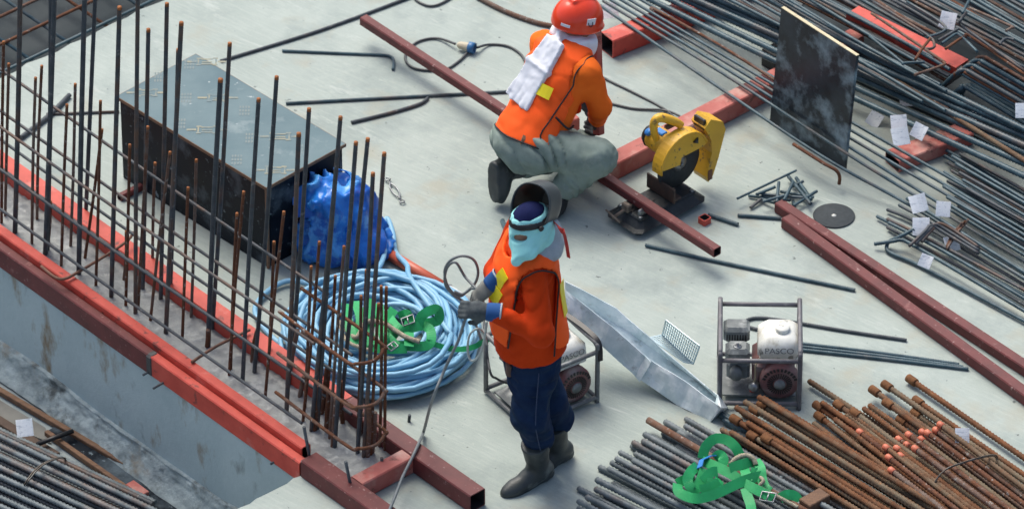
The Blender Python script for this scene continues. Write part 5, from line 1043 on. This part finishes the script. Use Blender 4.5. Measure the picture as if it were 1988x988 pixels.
low = [[(1702,420,.02),(1800,470,.03),(2020,590,.03)], [(1722,425,.04),(1830,478,.05),(2020,580,.05)], [(1724,432,.06),(1840,492,.06),(2020,598,.04)], [(1722,441,.02),(1840,505,.02),(2020,610,.02)], [(1745,398,.05),(1840,450,.06),(2020,560,.06)], [(1722,407,.02),(1800,442,.03),(2020,572,.02)], [(1760,385,.08),(1860,448,.08),(2020,548,.07)]]
stack(low, .009, [BLUEBAR, REBAR], '%s in the small fan of bars ending beside the round disc', 'fan of bars near the tags', .012)
tag(rebar('bent_bar', spline([P(1697,474,.03), P(1735,468,.05), P(1748,466,.06), P(1765,472,.06), P(1840,515,.05), P(2020,622,.04)], 6), .0095, BLUEBAR, pitch=.012), 'upper leg bar with a straight tail near the lowest white tag', 'bent bar', 'fan of bars near the tags')
tag(rebar('bent_bar', spline([P(1775,445,.10), P(1742,462,.06), P(1725,470,.03), P(1722,484,.015), P(1735,494,.015), P(1800,523,.015), P(2020,640,.02)], 6), .0095, BLUEBAR, pitch=.012), 'big hairpin bar curving round below the white tags', 'bent bar', 'fan of bars near the tags')
for i in range(3): tag(rebar('bent_bar', spline([P(1765+i*12,478-i*4,.08), P(1795+i*9,450-i*4,.11), P(1808+i*8,438-i*2,.12), P(1830+i*10,450-i*2,.1), P(1900,492-i*6,.08)], 6), .0085, REBAR), ordw(i)+' from the left of the short hooks standing between the tags', 'bent bar', 'fan of bars near the tags')
for i in range(3): tag(rebar('bent_bar', spline([P(1868+i*6,432-i*3,.12), P(1862+i*6,440-i*3,.10), P(1850+i*4,452,.09), P(1838,478+i*3,.06)], 6), .006, RUSTYB), ordw(i)+' from the left of the rusty wires twisted round the bars by the tags', 'wire', 'fan of bars near the tags')
# white paper tags tied to the bars
TAGS = [(1783,395,.035,.14,'tag beside the round disc, leftmost of the upper pair',.35), (1831,406,.03,.13,'tag right of the leftmost upper tag',-.1), (1788,440,.035,.11,'tag behind the short hooks',0), (1848,473,.03,.05,'tag lying low right of the hooks',.3), (1797,507,.026,.07,'pointed tag at the hairpin bar, lowest of the cluster',-.5),
        (1748,265,.036,.14,'tag on the short red section, front one of three',.25), (1745,240,.034,.15,'tag standing behind the front one on the red section',.1), (1784,255,.03,.14,'folded tag at the right of the red section',-.6), (1698,232,.03,.03,'tag lying on the slab left of the red section',-.7), (1840,40,.034,.30,'tag on the bars at the top right',-.3),
        (1762,190,.034,.06,'tag under the thick bars right of the board',.0), (1880,232,.034,.08,'tag in the shade under the thick bars at right',.0), (1868,845,.028,.12,'tag on the orange-capped bundle',0), (48,830,.034,PITZ+.16,'tag on the bars in the pit',.15), (1182,26,.04,.02,'scrap lying right of the hard hat',.4), (1985,215,.03,.2,'tag cut by the right edge',0)]
for x, y, s_, z, lab, tw in TAGS:
    s_ *= 1.18; c = P(x, y, z); e1 = nrm([math.cos(tw), math.sin(tw)*.6, math.sin(tw)*.5]); e2 = nrm(np.cross(nrm([-.1,-.75,.65]), e1)); n_ = np.cross(e1, e2); bb = MB(); gx = []
    for i in range(5):
        for j in range(5): a_, d_ = i/2-1, j/2-1; gx.append(c+e1*a_*s_+e2*d_*s_*1.05+n_*(.006*a_*a_+.004*a_*d_+.003*d_))
    V = gx+[g_-n_*.0012 for g_ in gx]; F = [(i*5+j, (i+1)*5+j, (i+1)*5+j+1, i*5+j+1) for i in range(4) for j in range(4)]; F += [tuple(k+25 for k in reversed(f_)) for f_ in F]
    tag(place('paper_tag', V, F, PAPER), 'white paper '+lab, 'tag', 'white tags on the stored bars')

# ------------------------------------------------------------------ stored bars, lower right
rs = np.random.RandomState(31)
tips = [(1121,985),(1121,972),(1138,964),(1122,947),(1155,948),(1157,930),(1163,906),(1180,909),(1186,897),(1195,889),(1202,877),(1225,865),(1228,858),(1247,855),(1250,842),(1262,846),(1272,868),(1228,893),(1290,818),(1329,826),(1330,812),
        (1150,975),(1172,955),(1188,938),(1200,915),(1215,902),(1232,880),(1250,875),(1270,856),(1286,840),(1300,848),(1316,838),(1345,842),(1205,950),(1225,930),(1246,912),(1268,896),(1290,878),(1312,866),(1336,860)]
gs = []
for i, (x, y) in enumerate(tips):
    t = (x-1120)/215+(985-y)/175; sl = (.46+.10*t/2)/.588*1.03+rs.uniform(-.02,.02); z = .014+(0 if i in (0,3,6,11,15,18,20) else .026*(1+i % 2) if i < 21 else .0)
    p0 = P(x, y, z); d = nrm([1, -sl, 0]); gs.append((x, [p0, p0+d*1.0+zz*rs.uniform(-.004,.008), p0+d*2.1]))
gs.sort(key=lambda q_: q_[0])
for i, (x, pts) in enumerate(gs): tag(rebar('rebar', pts, rs.choice([.0125,.0135,.0145]), REBARL, pitch=.021, n=8, rib=.19), ordw(i)+' from the left of the grey ribbed bars under the green harness', 'rebar', 'grey bars in the lower right stack')
p0 = P(1258, 815, .06); tag(rebar('rebar', [p0, p0+nrm([1,-.97,.0])*1.6], .017, RUSTYB, n=10), 'thick smooth brown rod lying across the grey ribbed bars', 'steel rod')
def coupled(tip, sl, L, z, r, coup, mat=RUSTY):
    p0 = P(tip[0], tip[1], z); d = nrm([1, -sl/.588, 0]); o = rebar('rebar', [p0, p0+d*L*.5+zz*.006, p0+d*L], r, mat, pitch=.021, n=8, rib=.18)
    if coup:
        b_ = MB(); b_.lathe([(r*.9,-.002),(r*1.52,0),(r*1.58,.004),(r*1.58,.052),(r*1.5,.056),(r*1.02,.057)], p0-d*.012, d, 14); b_.build('coupler', COUPLER, o)
    return o
R1 = [(1400,833,.62,0,.03),(1418,838,.62,0,.055),(1424,812,.63,1,.05),(1428,790,.62,0,.085),(1445,779,.62,0,.11),(1440,800,.62,0,.02),(1462,793,.62,1,.10),(1472,770,.62,0,.14),(1480,772,.61,0,.12),(1485,850,.64,1,.07),(1457,844,.63,1,.045),(1476,785,.62,1,.085),(1450,820,.63,0,.075),(1470,830,.62,0,.03),(1505,820,.63,0,.06),(1490,806,.62,0,.10)]
for i, (x, y, sl, cp_, z) in enumerate(sorted(R1)): tag(coupled((x, y), sl, 2.2, z, .0135, cp_), ordw(i)+' from the left of the rusty bars ending at the white-tank engine', 'rebar', 'rusty bars ending at the engine')
R2 = [(1570,739,.66,0,.03),(1585,786,.74,1,.05),(1588,806,.78,1,.03),(1595,781,.72,0,.08),(1625,784,.74,1,.08),(1643,804,.78,0,.07),(1657,799,.76,1,.09),(1676,792,.76,0,.07),(1687,786,.74,0,.03),(1694,756,.74,1,.06),(1718,746,.72,1,.05),(1766,735,.72,1,.03),(1720,781,.74,1,.06),(1778,776,.72,1,.03),(1747,813,.74,1,.03),(1609,823,.8,0,.06),(1620,813,.8,0,.08),(1579,821,.76,0,.03),(1572,834,.78,0,.05),(1775,800,.74,1,.02),(1600,850,.78,0,.02),(1640,840,.78,0,.03),(1665,830,.77,0,.04)]
for i, (x, y, sl, cp_, z) in enumerate(sorted(R2)): tag(coupled((x, y), sl, 2.0, z, .0132, cp_), ordw(i)+' from the left of the rusty coupler bars behind the orange-capped bundle', 'rebar', 'rusty bars with couplers')
CAPS = [(430,550),(475,560),(620,645),(635,700),(660,610),(690,600),(680,650),(745,575),(745,612),(820,560),(815,600),(850,565),(855,602),(895,550),(920,520),(650,770),(675,745),(735,630),(700,690),(780,650)]
CB = thing('rebar_bundle', P(1790, 880, 0), 'wire-tied bundle of rusty bars with orange end caps', 'rebar bundle')
for i, (x, y) in enumerate(CAPS):
    z = .055+.032*(i % 4); p0 = P(1500+x/2.838, 640+y/2.838, z); d = nrm([1, -.775/.588+rs.uniform(-.03,.03), 0]); o = rebar('bar', [p0, p0+d*1.8], .0125, [RUSTY, RUSTYB][i % 2], CB, pitch=.02, n=8, rib=.18)
    bb = MB(); bb.lathe([(.0,-.01),(.012,-.01),(.0162,-.005),(.0162,.026),(.0135,.027)], p0, d, 12, cap=False); bb.build('end_cap', ORCAP, o)
wp = spline([P(1808,965,.05), P(1815,935,.13), P(1835,912,.175), P(1870,898,.18), P(1905,888,.175), P(1930,885,.10), P(1935,895,.03)], 8)
for k in range(2): bb = MB(); bb.tube(wp+np.array([.006*k, .004*k, .004*k]), .0032, 6); bb.build('wire_tie', WIRE, CB)
# harness on the grey stack
H2 = thing('safety_harness', P(1420, 935, .1), 'green webbing harness thrown over the grey ribbed bars', 'harness'); g = lambda x, y, z=.14: P(1100+x/3.43, 700+y/3.43, z)
for pts in ([g(905,650,.12),g(925,575,.16),g(985,520,.19),g(1060,525,.19),g(1120,570,.17),g(1160,640,.13)], [g(900,665),g(1000,705,.16),g(1090,750,.16),g(1150,790,.15)], [g(870,700,.15),g(825,740,.17),g(805,800,.15),g(850,860,.12),g(890,800,.13),g(920,720,.15)],
        [g(740,820,.13),g(745,870,.13),g(810,905,.13),g(880,915,.14),g(980,890,.15),g(1100,835,.17),g(1200,790,.17),g(1300,765,.15)], [g(740,820,.12),g(780,795,.12),g(850,800,.12)], [g(1190,850,.15),g(1205,900,.14),g(1225,960,.13),g(1230,1010,.12)], [g(1180,815,.16),g(1250,850,.16),g(1330,890,.15),g(1375,915,.14)],
        [g(1255,660,.15),g(1290,710,.17),g(1300,780,.15),g(1320,840,.13),g(1350,870,.12)], [g(905,800,.15),g(960,745,.17),g(1005,735,.17)], [g(930,810,.15),g(1000,815,.15),g(1020,790,.14)], [g(1085,715,.18),g(1160,690,.19),g(1240,670,.17)], [g(1165,660,.15),g(1190,740,.17),g(1205,800,.16)], [g(1225,740,.16),g(1270,745,.16),g(1300,730,.15)],
        [g(985,650,.15),g(1020,625,.17),g(1045,655,.16),g(1035,690,.15)], [g(1420,915,.09),g(1470,890,.10),g(1520,900,.09),g(1545,935,.07)], [g(890,860,.14),g(960,840,.15),g(1020,810,.15)]):
    band_(H2, pts, .047)
ropecoil(H2, [g(1085,700,.17), g(1130,650,.2), g(1190,630,.2), g(1240,650,.19), g(1260,690,.17)]); ropecoil(H2, [g(1290,775,.16), g(1310,800,.16), g(1290,840,.14), g(1400,900,.11), g(1540,975,.09)], .009)
bb = MB(); bb.strip([g(885,710,.16), g(900,660,.16), g(960,632,.165), g(990,632,.16)], (.6,-.5,.5), .03, .004); bb.build('blue_label', BLUEP, H2)
buckle(H2, g(1340,905,.155), nrm([.85,-.35,.1]), nrm([.3,.8,.4]), 1.15)

# ------------------------------------------------------------------ the pit
PB = thing('rebar_bundle', P(150, 930, PITZ), 'wire-tied bundle of dark ribbed bars on the pit floor', 'rebar bundle')
rs = np.random.RandomState(41)
for i in range(30):
    y0 = 836+i*6.4+rs.uniform(-2.5,2.5); sl = .475-.0012*i+rs.uniform(-.012,.012); z = PITZ+.045+.03*(i % 3); xe = 272+rs.uniform(-12, 50)
    rebar('bar', [P(-60, y0-60*sl, z), P(xe, y0+xe*sl, z+.004)], .0135, [REBARL, REBAR, REBARL][i % 3], PB, pitch=.021, n=8, rib=.19)
for k in range(2): bb = MB(); bb.tube(spline([P(45+k*4,955,PITZ+.05), P(50+k*4,935,PITZ+.14), P(75+k*5,905,PITZ+.16), P(105+k*5,890,PITZ+.16), P(122+k*3,888,PITZ+.12), P(128,893,PITZ+.04)], 8), .0035, 6); bb.build('wire_tie', WIRE, PB)
def plank(a, b_, w_, t, mat, lab): A_, B_ = P(*a, PITZ), P(*b_, PITZ); d = nrm(B_-A_); s_ = np.cross(zz, d); bb = MB(); bb.box((A_+B_)/2+zz*(t/2+.006), (np.linalg.norm(B_-A_), w_, t), (d, s_, zz), bev=.003); return tag(bb.build('plank', mat), lab, 'plank', 'planks on the pit floor')
plank((-60,730), (243,908), .03, .03, TIMBER, 'long brown timber strip at the foot of the wall'); plank((90,846), (250,958), .025, .03, TIMBER, 'shorter brown timber strip beside the black sheet in the pit'); plank((-60,785), (110,890), .05, .02, M('dark_timber', (.05,.03,.022), (.08,.05,.035), 8, rough=.8), 'dark plank beside the tag in the pit')
sheet('flat_sheet', ((88,842),(112,828),(400,1010),(330,1010),(240,955)), PITZ+.004, .012, FILM, 'black film-faced sheet on the pit floor', 'plywood')
sheet('flat_sheet', ((-60,742),(88,832),(100,862),(20,830),(-60,790)), PITZ+.003, .008, M('grey_board', (.17,.17,.155), (.12,.12,.11), 6, rough=.8), 'pale grey board in the pit left of the black sheet', 'plywood')
b = MB(); b.box(P(267, 952, PITZ+.02), (.12,.05,.04), (u, v, zz), bev=.003); tag(b.build('brick_offcut', PINK), 'reddish offcut at the end of the pit bundle', 'offcut')
tag(rebar('steel_bar', [P(72,862,PITZ+.05), P(142,836,PITZ+.06)], .012, BLACK), 'short black bar lying across the timber strips in the pit', 'bar')
